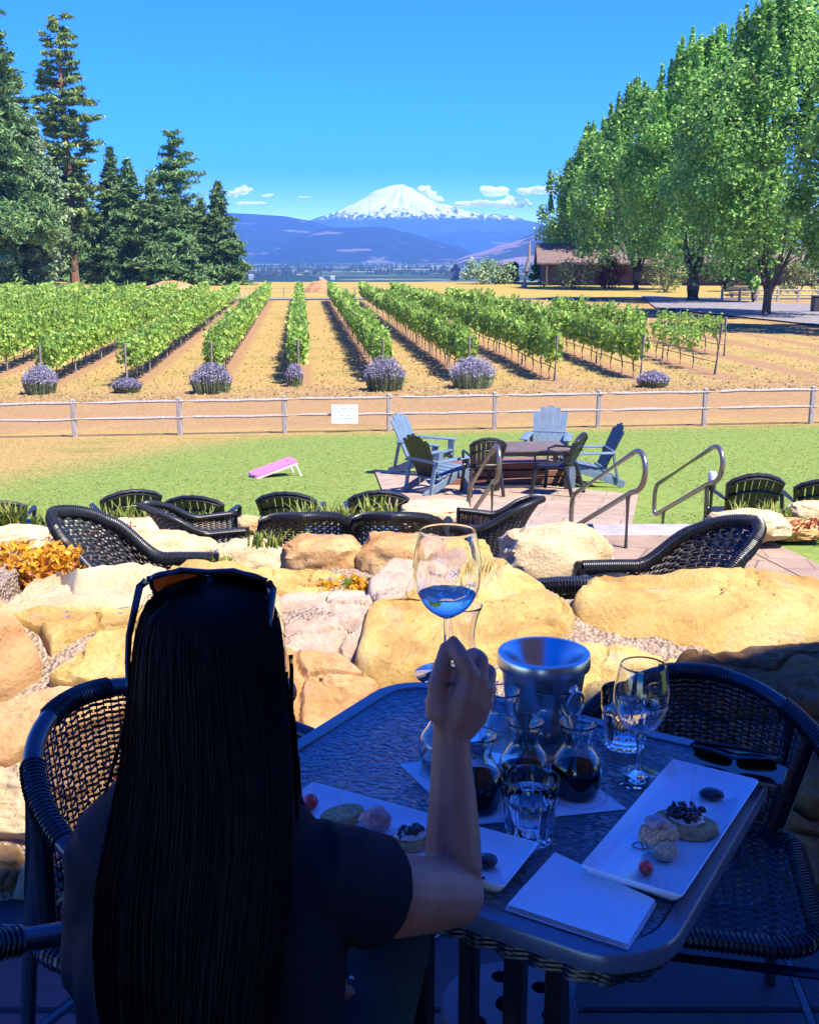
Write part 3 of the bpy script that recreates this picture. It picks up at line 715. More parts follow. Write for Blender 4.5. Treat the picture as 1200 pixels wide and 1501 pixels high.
def broadleaf(h, wr, label, lm, ncl=150, per=190, ls=.34, stems=7, base=.09, tr=.34, name='maple_tree', group=None, upright=True, low=.27, bark=BARK):
    root = thing(name, label, 'tree', (0, 0, 0), 0, group); b = MB(); Ps = []
    def prof(f):   # crown half width along its height
        return wr * (math.sin(PI * (.24 + .70 * f ** .85)) ** .8) * (1 if f < .55 else 1 - .35 * ((f - .55) / .45) ** 1.5)
    zc0 = h * low * .8
    b.tube([(0, 0, -.3), (.05, 0, h * base * .5), (0, .05, h * base)], [tr * 1.25, tr, tr * 1.05], 10)
    tips = []
    for q in range(stems):
        th = 2 * PI * q / stems + random.random() * .5; rr_ = wr * (.25 + .45 * random.random()); zt = h * (.62 + .3 * random.random())
        p = limb_pts((0.12 * math.cos(th), .12 * math.sin(th), h * base * (.5 + .5 * random.random())), (rr_ * math.cos(th), rr_ * math.sin(th), zt), 7, .35)
        for i, v in enumerate(p):   # curve up
            t_ = i / 6; v.x = rr_ * math.cos(th) * t_ ** .8 + (v.x - rr_ * math.cos(th) * t_) * .5; v.y = rr_ * math.sin(th) * t_ ** .8 + (v.y - rr_ * math.sin(th) * t_) * .5
        b.tube(p, list(np.linspace(tr * .5, .04, 7)), 6)
        for j in range(5):
            a = p[1 + j]; t2 = th + random.uniform(-1.2, 1.2); L_ = wr * (.25 + .35 * random.random())
            e = a + Vector((math.cos(t2) * L_, math.sin(t2) * L_, L_ * random.uniform(.5, 1.2))); b.tube(limb_pts(a, e, 4, .15), [.09, .06, .04, .02], 5)
    for q in range(ncl):
        f = random.random() ** .85; R_ = prof(f); th = random.random() * 2 * PI; r_ = R_ * math.sqrt(random.uniform(.25, 1.0)); s = wr * (.13 + .12 * random.random()) * (1.15 - .45 * f)
        c = (r_ * math.cos(th), r_ * math.sin(th), zc0 + (h - zc0) * f * .97)
        Ps.append(clump(c, (s, s, s * (1.25 if upright else .75)), per, ls))
    for q in range(int(64 if upright else 10)):   # upright leaders that break the outline
        th = random.random() * 2 * PI; f = random.uniform(.35, .97); R_ = prof(f) * random.uniform(.55, 1.02); z = zc0 + (h - zc0) * f
        for k_ in range(6): Ps.append(clump((R_ * math.cos(th), R_ * math.sin(th), z + k_ * .5), (.66 - .1 * k_, .66 - .1 * k_, .6), int(per * .2), ls))
    b.build('trunk', bark, root); V, F = cat(Ps); np_mesh('crown', V, F, lm, root); return root
MG = 'maples beside the driveway'
def maple(px, py, top, wpx, label, **k):
    q = G(px, py); h = at_y(px, top, q.y).z - q.z; o = broadleaf(h, wpx / 2 * q.y / 1600, label, LM, group=MG, **k); o.location = q; o.rotation_euler.z = random.random() * 6; return o
maple(1122, 463, 2, 290, 'tallest maple with the slender dark trunk at the right edge', ncl=250, per=230, ls=.26, tr=.3)
maple(1015, 441, 62, 232, 'second tallest maple with the thickest forked trunk', ncl=230, per=220, ls=.31, tr=.62, low=.2)
maple(932, 424, 132, 180, 'maple with the dark twin trunk, behind the thick-trunked one', ncl=210, per=190, ls=.38, tr=.55, low=.18)
maple(868, 416, 196, 150, 'lowest maple, nearest the mountain, with many thin stems', ncl=190, per=170, ls=.43, low=.16, stems=10, tr=.4)
maple(1275, 488, -40, 250, 'maple whose leaves just enter at the top right corner', ncl=150, per=150, ls=.28)
o = broadleaf(9, 2.2, 'young tree with a thin dark trunk behind the tallest maple', LM, ncl=40, per=120, ls=.4, stems=4, tr=.22, group=MG); put(o, 1103, 444)
def oak(px, top, Y, wpx, label, lm=LO, low=.05):
    h = hpx(px, top, Y); q = at_y(px, 412, Y); o = broadleaf(h, wpx / 2 * Y / 1600, label, lm, ncl=190, per=170, ls=.5, stems=6, name='oak_tree', upright=False, low=low, group='broadleaf trees left of the vineyard'); o.location = (q.x, q.y, H(q.x, q.y)); return o
oak(38, 150, 158, 130, 'broad grey-green leafy tree in front of the tall firs')
oak(-22, 200, 150, 100, 'grey-green leafy tree at the very left edge')
oak(60, 235, 172, 95, 'narrow olive leafy tree against the pine', low=.2)

def shrub(px, py, wpx, hpx_, lm, label, name='shrub', n=1500, ls=None, Y=None, cat_='shrub', group='shrubs in front of the brown house'):
    q = G(px, py) if Y is None else at_y(px, py, Y); q = Vector((q.x, q.y, H(q.x, q.y))); k = q.y / 1600 * 1.0; w_ = wpx * k; h = hpx_ * k
    root = thing(name, label, cat_, q, 0, group); Ps = []
    ncl = 26
    for i in range(ncl):
        th = random.random() * 2 * PI; f = random.random(); r_ = w_ * .42 * math.sqrt(random.random()) * math.sqrt(max(.1, 1 - f * f * .8)); s = w_ * .13 + .1
        Ps.append(clump((r_ * math.cos(th), r_ * math.sin(th), h * (.12 + .74 * f)), (s, s, min(s, h * .25)), n // ncl, ls or max(.12, 3.2 * k)))
    V, F = cat(Ps); np_mesh('foliage', V, F, lm, root)
    b = MB()
    for i in range(5):
        th = i * 1.3; b.tube(limb_pts((.08 * math.cos(th), .08 * math.sin(th), -.1), (w_ * .25 * math.cos(th), w_ * .25 * math.sin(th), h * .7), 4, .1), [.07, .05, .03, .015], 5)
    b.build('stem', BARK, root); return root
shrub(895, 424, 60, 46, LR, 'red-leaved shrub between the two left maple trunks')
shrub(1070, 427, 52, 52, LB, 'dark burgundy shrub between the two biggest maple trunks')
shrub(975, 428, 72, 50, LW, 'pale willowy shrub right of the twin-trunk maple')
shrub(1168, 432, 70, 50, LW, 'pale leafy shrub at the right edge behind the rail fence')
shrub(840, 424, 96, 44, LW, 'pale yellow-green shrub below the gable of the brown house')
shrub(1040, 418, 40, 52, LW, 'tall yellowish shrub behind the burgundy one')
shrub(706, 416, 72, 36, LO, 'rounded sage green shrub dome left of the driftwood pole')
shrub(742, 416, 40, 32, LO, 'smaller sage green dome beside the rounded one')
shrub(712, 411, 22, 34, LG, 'bright lime bush on top of the sage domes', Y=182)
shrub(732, 411, 18, 30, LG, 'second bright lime bush, right of the first', Y=182)
shrub(752, 411, 18, 32, LG, 'third bright lime bush near the driftwood pole', Y=182)
shrub(790, 414, 30, 36, LG, 'bright green bush just right of the driftwood pole')
shrub(668, 412, 16, 26, LB, 'small dark bush at the left end of the shrubs')
shrub(190, 418, 70, 28, LG, 'low bright green thicket at the foot of the twin firs', group='low thickets under the left woods')
shrub(345, 417, 26, 26, LO, 'low green thicket at the right end of the left woods', group='low thickets under the left woods')
shrub(20, 420, 60, 22, LO, 'low green thicket at the left edge under the firs', group='low thickets under the left woods')
# woods on the valley floor
n = 5200; Y = 1800 + 2700 * rng.random(n) ** 1.2; X = (rng.random(n) - .5) * 2 * Y * .42
keepv = np.array([noise.noise(Vector((a / 170, b_ / 420, 0))) > .02 for a, b_ in zip(X, Y)]); X, Y = X[keepv], Y[keepv]
Vs = []; Fs = []; o_ = 0
for x, y in zip(X, Y):
    h = 6 + 9 * rng.random() ** 1.6; r_ = h * (.26 + .3 * rng.random()); z = -38.3
    for (a, bb, rr2) in ((.08, .62, 1.0), (.4, 1.0, .66)):
        ring = [(x + r_ * rr2 * math.cos(q * PI / 3 + x) * (.8 + .4 * rng.random()), y + r_ * rr2 * math.sin(q * PI / 3 + x), z + h * a) for q in range(6)] + [(x, y, z + h * bb)]
        Vs += ring; Fs += [(o_ + q, o_ + (q + 1) % 6, o_ + 6) for q in range(6)]; o_ += 7
tag(np_mesh('forest', Vs, Fs, plain('valley_woods', (.012, .026, .014), .9, var=.4, scale=.02)), 'blue-green woods on the far valley floor', 'woods', kind='stuff')
for i, (px, py, l) in enumerate([(368, 405, 'tiny white farm building in the valley near the left firs'), (487, 407, 'tiny white farm building in the valley above the middle vine row'), (470, 409, 'tiny pale shed left of the white valley building')]):
    q = at_z(px, py, -38); q = at_y(px, py, 1760); r0 = thing('farm_building', l, 'building', (q.x, 1760, -38), .3 * i, 'farm buildings in the valley'); hh = q.z + 38 + 1.5
    b = MB(); b.box((0, 0, hh / 2), (7, 5, hh)); b.build('wall', plain('barn_wall', (.38, .38, .38), .8), r0)
    b = MB(); b.prism([(-2.8, 0), (2.8, 0), (0, 1.6)], -3.8, 3.8, M=Matrix.Translation((0, 0, hh + .02)) @ Matrix(((0, 0, 1, 0), (1, 0, 0, 0), (0, 1, 0, 0), (0, 0, 0, 1)))); b.build('roof', plain('metal_roof', (.32, .33, .34), .6), r0)

# blades over the lawn
n = 80000; Y = 10.8 + 17.5 * rng.random(n) ** 1.2; X = (rng.random(n) - .5) * 2 * (Y * .43)
ok = ~((np.abs(X - 1.6) < 2.4) & (Y > 14.0) & (Y < 19.2)); X, Y = X[ok], Y[ok]
dr_ = (-X - .3 * (28 - Y)) > 4.2 + rng.normal(size=len(X)) * .8
Z = np.array([H(a, b_) for a, b_ in zip(X, Y)])
for nm, sel, mt_, lab in (('grass', ~dr_, leafmat('lawn_blade', [(0, (.14, .20, .04)), (.6, (.19, .26, .06)), (1, (.26, .31, .09))], .3), 'short green lawn grass'), ('grass', dr_, leafmat('dry_blade', [(0, (.30, .20, .05)), (1, (.46, .38, .13))], .3), 'dry yellow grass on the left of the lawn')):
    V, F = leaf_faces(np.stack([X[sel], Y[sel], Z[sel] + .004], 1), .03, np.array([[.1, -.3, .9]]).repeat(int(sel.sum()), 0), .35, .7); V[:, 2] = np.maximum(V[:, 2], np.repeat(Z[sel], 4) - .005)
    tag(np_mesh(nm, V, F, mt_), lab, 'grass', kind='stuff')
# ================================================================ BUILT THINGS OUT IN THE GARDEN
MX = lambda x, y, z: Matrix.Translation((x, y, z))
AX = Matrix(((0, 0, 1, 0), (1, 0, 0, 0), (0, 1, 0, 0), (0, 0, 0, 1)))       # prism (x,y,z) -> (y... ) extruded along X
# long brown house
hx0 = at_y(786, 400, 168).x; hz0 = H(hx0, 168)
hs_ = thing('brown_house', 'long low brown house with grey-brown gabled roof behind the maples', 'house', (hx0, 168, hz0), R(-4))
wallm = plain('brown_siding', (.075, .042, .03), .85, var=.15, scale=3); roofm = plain('brown_shingles', (.155, .105, .085), .95, var=.3, scale=2.5, bump=.5, bscale=20)
b = MB(); b.box((24, 5, 1.85), (46, 9.4, 3.7)); b.add([(1, .3, 3.7), (1, 9.7, 3.7), (1, 5, 6.0)], [(0, 2, 1)]); b.build('wall', wallm, hs_)
b = MB()
for s_ in (-1, 1):
    b.add([(0, 5, 6.25), (48, 5, 6.25), (48, 5 + s_ * 6.1, 3.35), (0, 5 + s_ * 6.1, 3.35), (0, 5, 6.0), (48, 5, 6.0), (48, 5 + s_ * 6.1, 3.1), (0, 5 + s_ * 6.1, 3.1)], [(0, 1, 2, 3), (7, 6, 5, 4), (3, 2, 6, 7), (0, 3, 7, 4), (1, 5, 6, 2)])
b.build('roof', roofm, hs_)
winm = plain('dark_window', (.02, .022, .025), .1)
for k in range(7):
    b = MB(); b.box((5 + 6 * k, .27, 1.9), (2.2, .08, 1.3)); wv = b.build('window', winm, hs_)
    b = MB(); b.box((5 + 6 * k, .22, 1.2), (2.5, .12, .1)); b.box((5 + 6 * k, .22, 2.6), (2.5, .12, .1)); b.build('window_frame', M['dark_wood'], wv)
for k in range(5):
    b = MB(); b.box((1.5 + 9 * k, -.9, 1.62), (.22, .22, 3.2)); b.build('porch_post', M['dark_wood'], hs_)
# driftwood pole
q = at_y(772, 412, 160); tsn = thing('driftwood_pole', 'pale bare driftwood pole standing among the shrubs left of the house', 'pole', (q.x, 160, H(q.x, 160)))
b = MB(); b.tube([(-.4, 0, -.2), (-.1, 0, 2.2), (.25, 0, 4.2), (.3, .1, 6.4)], [.55, .36, .26, .10], 9); b.build('trunk', plain('driftwood', (.26, .22, .20), .9, var=.3, scale=3), tsn)
# dirt mounds beyond the rows
dm = plain('dirt', (.38, .19, .08), 1, var=.3, scale=1.2, bump=.8, bscale=6)
def mound(px, w_, h, Y, label):
    q = at_y(px, 420, Y); b = MB()
    b.surf(lambda u, v: ((1 - v) * w_ * math.cos(2 * PI * u) * (1 + .15 * noise.noise(Vector((math.cos(6.28 * u) * 2, math.sin(6.28 * u) * 2, 0)))), (1 - v) * w_ * .8 * math.sin(2 * PI * u), -.3 + (h + .3) * (1 - (1 - v) ** 2) + .3 * noise.noise(Vector((math.cos(2 * PI * u) * (1 - v) * 3, math.sin(2 * PI * u) * (1 - v) * 3, px)))), 36, 12, closeu=True)
    o = b.build('dirt_mound', dm); o.location = (q.x, Y, H(q.x, Y)); tag(o, label, 'mound', 'dirt mounds beyond the vines')
mound(470, 2.3, 1.5, 138, 'rust brown dirt mound behind the middle vine row'); mound(250, 4.2, 1.1, 150, 'wide tan dirt mound below the left firs'); mound(347, 1.6, 1.2, 128, 'small orange dirt mound right of the left firs')
# road beyond the vines, driveway under the maples
asph = plain('asphalt', (.17, .16, .155), .95, var=.15, scale=2, bump=.3)
patch('road', [(-60, 114.5), (70, 114.5), (70, 118.5), (-60, 118.5)], 60, 4, asph, .09, 'grey road crossing beyond the vine rows', 'road')
drm = plain('driveway', (.19, .17, .155), .95, var=.25, scale=2, bump=.3)
a_, b_, c_, d_ = G(960, 452), G(1260, 486), G(1260, 452), G(940, 434)
patch('driveway', [tuple(a_), tuple(b_), tuple(c_), tuple(d_)], 30, 10, drm, .1, 'pale driveway in the shade of the maples', 'driveway')
# two-rail fences
def rails(name, posts, hts, rail_hs, label, mat, pw=.12, sag=.03, rh=.1, rt=.06, grp=None):
    x0, y0 = posts[0]; z0 = H(x0, y0); f = thing(name, label, 'fence', (x0, y0, z0), 0, grp)
    for i, (x, y) in enumerate(posts):
        b = MB(); z = H(x, y) - z0; tw = rng.normal() * .02
        b.box((x - x0 + tw * .3, y - y0, z + hts / 2 - .1), (pw, pw * .8, hts + .2), rng.normal() * .06, bev=.015); b.build('post', mat, f)
        if i:
            for rz_ in rail_hs:
                xp, yp = posts[i - 1]; b = MB(); zs_ = H(xp, yp) - z0; pts = []
                wob = [rng.normal() * sag for _ in range(7)]; wob[0] *= .4; wob[-1] *= .4
                for k in range(7):
                    t_ = k / 6; pts.append((xp - x0 + (x - xp) * t_, yp - y0 + (y - yp) * t_ - pw * .1, zs_ + (z - zs_) * t_ + rz_ + wob[k] * .5))
                b.tube(pts, [rh * .5 * (1 + .12 * rng.normal()) for _ in pts], 7, flat=.8); b.build('rail', mat, f)
    return f
FY = 28.5
fposts = [(at_y(px, by, FY).x, FY + .0) for px, by in [(-200, 650), (-43, 648), (110, 645), (265, 643), (418, 640), (570, 637), (724, 633), (876, 629), (1031, 626), (1188, 622), (1345, 620)]]
fence = rails('rail_fence', fposts, 1.0, (.47, .90), 'weathered split rail fence between the lawn and the vineyard', M['fence_wood'], rh=.10, sag=.018)
# notice on the fence
sx = at_y(505, 607, FY - .12); sg = thing('fence_sign', 'small white printed notice hung on the split rail fence', 'sign', (sx.x, FY - .13, sx.z))
b = MB(); b.box((0, 0, 0), (.69, .02, .49), bev=.006); b.build('panel', plain('sign_white', (.85, .86, .87), .5, var=.02), sg)
b = MB()
for (z, segs) in ((.165, ((-.22, .12), (-.02, .2), (.2, .16))), (.115, ((-.17, .12), (0, .16), (.16, .14))), (.065, ((-.15, .14), (.02, .12), (.18, .16))), (-.02, ((-.07, .12), (.09, .12))), (-.095, ((-.22, .12), (-.03, .2), (.17, .18)))):
    for x, wd in segs:
        k = -wd / 2
        while k < wd / 2 - .01:
            l = .016 + .012 * rng.random(); b.box((x + k + l / 2, -.0125, z), (l, .004, .022 * (.6 + .4 * rng.random()))); k += l + .007
b.build('lettering', plain('sign_ink', (.28, .32, .36), .7), sg)
# far rail fence and bench by the driveway
fp = [(at_y(px, 430, 108).x, 108.0) for px in (1058, 1084, 1110, 1140, 1170, 1200, 1230)]
rails('rail_fence', fp, 1.25, (.65, 1.1), 'pale wooden rail fence beyond the driveway under the maples', M['fence_wood'], pw=.22, rh=.2, sag=.01)
fp = [(at_y(px, 437, 122).x, 122.0) for px in (330, 352, 376, 416, 440, 480, 520, 560)]
rails('rail_fence', fp, 1.1, (.5, .95), 'thin low wire fence beside the far road past the middle rows', M['post_wood'], pw=.12, rh=.06, sag=.0)
q = G(1090, 437); bn = thing('park_bench', 'brown wooden bench on the driveway side by the maples', 'bench', q)
b = MB(); b.box((0, 0, .55), (3.2, .6, .12)); b.build('seat', M['dark_wood'], bn); b = MB(); b.box((0, .3, 1.0), (3.2, .1, .45)); b.build('backrest', M['dark_wood'], bn)
for sx_ in (-1.3, 1.3): b = MB(); b.box((sx_, 0, .25), (.15, .5, .5)); b.build('leg', M['dark_wood'], bn)
q = G(1197, 458); bn = thing('litter_bin', 'dark square litter bin at the right edge by the driveway', 'bin', q)
b = MB(); b.box((0, 0, .62), (.85, .8, 1.2), bev=.05); b.build('body', plain('bin', (.035, .03, .028), .6), bn); b = MB(); b.box((0, 0, 1.28), (.95, .9, .12), bev=.05); b.build('lid', plain('bin_lid', (.05, .045, .04), .5), bn)
# pink lawn game board
q = G(400, 698); cb = thing('cornhole_board', 'bright pink lawn game board tilted on the grass', 'game board', q, R(-62)); cb.scale = (.66, .66, .66)
pink = plain('pink_paint', (.75, .17, .42), .45, var=.06)
tl = math.atan2(.32, 1.2); Rb = Matrix.Rotation(tl, 3, 'X')
b = MB(); n_ = 20; hc = [(.077 * math.cos(2 * PI * i / n_), .38 + .077 * math.sin(2 * PI * i / n_)) for i in range(n_)]
oc = []
for i in range(n_):
    a = 2 * PI * i / n_; c_, s_ = math.cos(a), math.sin(a); k = min(.3 / abs(c_) if abs(c_) > 1e-6 else 9, ((.6 - .38) if s_ > 0 else .98) / abs(s_) if abs(s_) > 1e-6 else 9); oc.append((k * c_, .38 + k * s_))
vs = [(x, y, z) for z in (.04, .0) for L_ in (hc, oc) for x, y in L_]; fs = []
for i in range(n_):
    j = (i + 1) % n_; fs += [(i, n_ + i, n_ + j, j), (2 * n_ + j, 3 * n_ + j, 3 * n_ + i, 2 * n_ + i), (n_ + i, 3 * n_ + i, 3 * n_ + j, n_ + j), (j, 2 * n_ + j, 2 * n_ + i, i)]
TT = Matrix.Translation((0, 0, .22)) @ Rb.to_4x4()
b.add(vs, fs, 0, TT); b.build('board', pink, cb, smooth=False)
b = MB(); b.box((0, 0, -.03), (.58, 1.16, .06), M=TT); b.build('frame', plain('pale_edge', (.75, .5, .55), .6), cb)
for s_ in (-.26, .26): b = MB(); b.bar((s_, .5, .37), (s_ * 1.05, .66, .0), .07, .035); b.build('leg', M['paper'], cb)

# ---- garden chairs
def adirondack():
    r = thing('adirondack_chair', 'x', 'chair'); P_ = M['blue_paint']
    b = MB()   # seat of slats, front +Y
    for i in range(6): t_ = i / 5; b.box((0, -.28 + .56 * t_, .27 + .13 * t_ - (.0 if i < 5 else .01)), (.54, .092, .022), Matrix.Rotation(.22, 3, 'X'), bev=.006)
    b.build('seat', P_, r)
    b = MB()
    tops = (.80, .88, .92, .88, .80)
    for i in range(5):   # fan of back slats
        x0 = (i - 2) * .095; x1 = (i - 2) * .118
        a = Vector((x0, -.27, .24)); e = Vector((x1, -.27 - .36 * tops[i], .24 + .80 * tops[i]))
        w0, w1 = .088, .112; n_ = Vector((0, .91, .41)); d_ = (e - a).normalized(); s_ = Vector((1, 0, 0)); L_ = (e - a).length
        prof = [(-w0 / 2, 0), (w0 / 2, 0), (w1 / 2, L_)] + [(w1 / 2 * math.cos(q * PI / 6), L_ + .030 * math.sin(q * PI / 6)) for q in range(1, 6)] + [(-w1 / 2, L_)]
        k_ = len(prof); vs = [a + s_ * x + d_ * y + n_ * z for z in (-.01, .01) for x, y in prof]; b.add(vs, [tuple(range(k_))[::-1], tuple(range(k_, 2 * k_))] + [(q, (q + 1) % k_, k_ + (q + 1) % k_, k_ + q) for q in range(k_)])
    b.build('backrest', P_, r)
    b = MB(); b.bar((-.30, -.42, .56), (.30, -.42, .56), .03, .07, bev=.005); b.bar((-.26, -.27, .28), (.26, -.27, .28), .03, .07); b.build('back_rail', P_, r)
    for s_ in (-1, 1):
        b = MB(); b.box((s_ * .335, -.03, .565), (.13, .78, .024), s_ * -.04, bev=.01); b.build('armrest', P_, r)
        b = MB(); b.box((s_ * .30, .27, .275), (.035, .11, .55), bev=.006); b.box((s_ * .32, .27, .48), (.05, .05, .12)); b.build('leg', P_, r)
        b = MB(); b.bar((s_ * .265, .30, .36), (s_ * .265, -.62, .03), .03, .12, bev=.006); b.build('leg', P_, r)
        b = MB(); b.bar((s_ * .30, -.40, .55), (s_ * .29, -.50, .10), .03, .06); b.build('arm_support', P_, r)
    return r
def fan_chair():
    r = thing('resin_chair', 'x', 'chair'); P_ = M['black_plastic']
    b = MB(); b.box((0, .0, .42), (.46, .44, .03), Matrix.Rotation(-.05, 3, 'X'), bev=.012); b.box((0, .21, .40), (.44, .03, .06), bev=.01); b.build('seat', P_, r)
    b = MB(); n = 7
    def back(u, v):   # u -1..1, v 0..1
        wv = .19 + .055 * v; top = .46 * (1 - .17 * u * u); return Vector((u * wv, -.21 - .17 * v - .0 + .03 * (u * u), .43 + v * top))
    for i in range(n):
        u = -1 + 2 * (i + .5) / n; pts = [back(u, q / 6) for q in range(7)]
        for k in range(6): b.bar(pts[k], pts[k + 1], .050 + .010 * k / 6, .014, Vector((0, 1, .35)))
    b.build('slats', P_, r)
    b = MB(); arch = [back(-1.06, q / 6) for q in range(7)] + [back(-1 + 2 * q / 12, 1.0) + Vector((0, 0, .012 * abs(math.sin(q / 12 * PI * 7)))) for q in range(13)] + [back(1.06, 1 - q / 6) for q in range(7)]
    b.tube(arch, .021, 7); 
    for v in (.12, .62): b.tube([back(-1.02 + 2.04 * q / 8, v) + Vector((0, -.012, 0)) for q in range(9)], .016, 6)
    b.tube([back(-1 + 2 * q / 12, .93) + Vector((0, -.005, 0)) for q in range(13)], [.03] * 13, 6, flat=.5)
    b.build('back_frame', P_, r)
    for s_ in (-1, 1):
        b = MB(); b.tube([(s_ * .235, -.30, .62), (s_ * .27, -.1, .65), (s_ * .275, .12, .645), (s_ * .262, .23, .60), (s_ * .25, .235, .42)], [.018, .024, .026, .022, .02], 7, flat=.7); b.build('armrest', P_, r)
        b = MB(); b.bar((s_ * .235, .22, .43), (s_ * .275, .27, .0), .05, .045, bev=.01); b.build('leg', P_, r)
        b = MB(); b.bar((s_ * .215, -.21, .44), (s_ * .245, -.34, .0), .05, .045, bev=.01); b.build('leg', P_, r)
    return r
GA = 'adirondack chairs on the lower patio'; GF = 'black fan-backed resin chairs'
PZ = .03
def on_patio(px, py): q = G(px, py); return (q.x, q.y, H(q.x, q.y) + PZ)
ad0 = adirondack()
spots = [((628, 697), R(-118), 'blue-grey adirondack chair at the far left of the patio, seat turned right', 1.0), ((646, 722), R(-48), 'adirondack chair nearest on the left, seen from behind, shade painted dark on its back', .92),
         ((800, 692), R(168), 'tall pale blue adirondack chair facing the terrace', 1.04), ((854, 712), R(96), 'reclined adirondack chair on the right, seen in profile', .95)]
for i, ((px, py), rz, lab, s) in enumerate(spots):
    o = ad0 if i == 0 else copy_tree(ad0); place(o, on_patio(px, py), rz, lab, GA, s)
    if i in (1, 3):  # two backs coloured black for the shade on their blue slats
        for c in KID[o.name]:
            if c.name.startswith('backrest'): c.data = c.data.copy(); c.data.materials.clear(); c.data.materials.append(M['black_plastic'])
fc0 = fan_chair()
fs_ = [((707, 727), R(8), 'black fan-backed chair on the patio behind the small handrail', .98), ((814, 726), R(62), 'black fan-backed chair in profile between the patio table and right adirondack', 1.02)]
for i, ((px, py), rz, lab, s) in enumerate(fs_):
    o = fc0 if i == 0 else copy_tree(fc0); place(o, on_patio(px, py), rz, lab, GF, s)
for px, top, Y, rz, lab in [(1, 726, 11.2, 12, 'black fan-backed chair half cut off at the left edge'), (181, 712, 11.0, 25, 'black fan-backed chair behind the yellow daylilies, turned left'), (300, 719, 11.0, -6, 'black fan-backed chair right of the yellow daylilies'),
                            (428, 714, 11.0, -3, 'black fan-backed chair below the pink game board'), (551, 712, 11.0, 5, 'black fan-backed chair left of the paved patio, behind upright leaves'), (1089, 689, 11.4, 3, 'black fan-backed chair on the right lawn by the handrails'), (1197, 697, 11.4, -8, 'black fan-backed chair half cut off at the right edge')]:
    q = at_y(px, top, Y); o = copy_tree(fc0); hh = q.z - H(q.x, Y); place(o, (q.x, Y, H(q.x, Y)), R(rz), lab, GF, (1.12, 1.12, hh / .865))
# patio table
q = on_patio(772, 716); tb = thing('patio_table', 'low rectangular dark slatted table among the garden chairs', 'table', q, R(6))
b = MB()
for i in range(7): b.box((0, -.36 + .12 * i, .62), (1.15, .10, .03), bev=.006)
b.build('tabletop', plain('grey_wood', (.11, .08, .07), .6, var=.25, scale=6), tb)
for sx_ in (-1, 1):
    for sy in (-1, 1): b = MB(); b.bar((sx_ * .5, sy * .33, .61), (sx_ * .54, sy * .35, 0), .07, .07); b.build('leg', M['black_plastic'], tb)
b = MB(); b.box((0, 0, .57), (1.05, .06, .06)); b.box((0, -.34, .57), (1.0, .04, .06)); b.box((0, .34, .57), (1.0, .04, .06)); b.build('apron', M['dark_wood'], tb)
q = on_patio(740, 707); tb = thing('fire_pit', 'low square reddish fire pit bench behind the patio table', 'fire pit', q, R(4))
redw = plain('red_wood', (.20, .09, .06), .6, var=.25, scale=6)
b = MB()
for i in range(3): b.box((0, -.2, .08 + .12 * i), (2.2, .5, .1), bev=.01)
b.build('bench_slats', redw, tb)
for s_ in (-.95, .95): b = MB(); b.box((s_, -.2, .17), (.1, .42, .33)); b.build('leg', M['dark_wood'], tb)

# ---- handrails
def handrail(D, far, label, base_h=.93, r=.021):
    D = Vector(D); far = Vector(far); o = thing('handrail', label, 'handrail', (D.x, D.y, T0), 0, 'bronze handrails of the garden steps'); O = Vector((D.x, D.y, T0))
    d = (far - D); u = d.normalized(); gap = Vector((0, 0, -.30)); pts = []
    hz_ = Vector((d.x, d.y, 0)).normalized()
    def arc(p0, p1, p2, n=6): return [(p0 * (1 - t_) ** 2 + p1 * 2 * t_ * (1 - t_) + p2 * t_ ** 2) for t_ in [i / n for i in range(n + 1)]]
    a = D + u * .18; e = far - u * .1
    pts += arc(a, D - hz_ * .06 + Vector((0, 0, .02)), D - hz_ * .10 + gap * .5, 7) + arc(D - hz_ * .10 + gap * .52, D - hz_ * .09 + gap * 1.05, a + gap - u * .02, 7)[1:]
    pts += arc(e + gap, far + gap, far + gap * .62) + arc(far + gap * .38, far, e)[0:]
    b = MB(); b.tube([p - O for p in pts], r, 10, closed=True); b.build('rail', M['rail_steel'], o)
    for t_ in (.14, .82):
        p = D + d * t_ + gap; gz = min(T0, H(p.x, p.y)) if t_ > .5 else (T0 if p.y < 8.75 else T0 - .2)
        b = MB(); b.tube([(p.x - O.x, p.y - O.y, p.z - O.z), (p.x - O.x, p.y - O.y, gz - O.z - .05)], r * .95, 10); b.build('post', M['rail_steel'], o)
    return o
handrail(at_y(940, 655, 7.75), at_y(838, 727, 9.35), 'nearest handrail, the middle one of three, in front of the lawn steps')
handrail(at_y(1054, 649, 8.75), at_y(960, 712, 10.3), 'rightmost handrail standing against the green lawn')
handrail(at_y(729, 648, 9.0), at_y(687, 716, 10.5), 'leftmost handrail, in front of the black patio chair')
# little path light
q = at_y(1041, 745, 9.0); pl = thing('path_light', 'small dark path light with pale cap by the right rocks', 'light', (q.x, 9.0, -.62)); pl.scale = (.6, .6, .9)
b = MB(); b.lathe([(.022, 0), (.022, .30)], 12); b.lathe([(.05, .28), (.055, .36), (.05, .37)], 14); b.build('body', M['black_plastic'], pl)
b = MB(); b.lathe([(.06, .37), (.062, .43), (.045, .455), (0, .46)], 14); b.build('cap', plain('pale_cap', (.6, .62, .68), .4), pl)

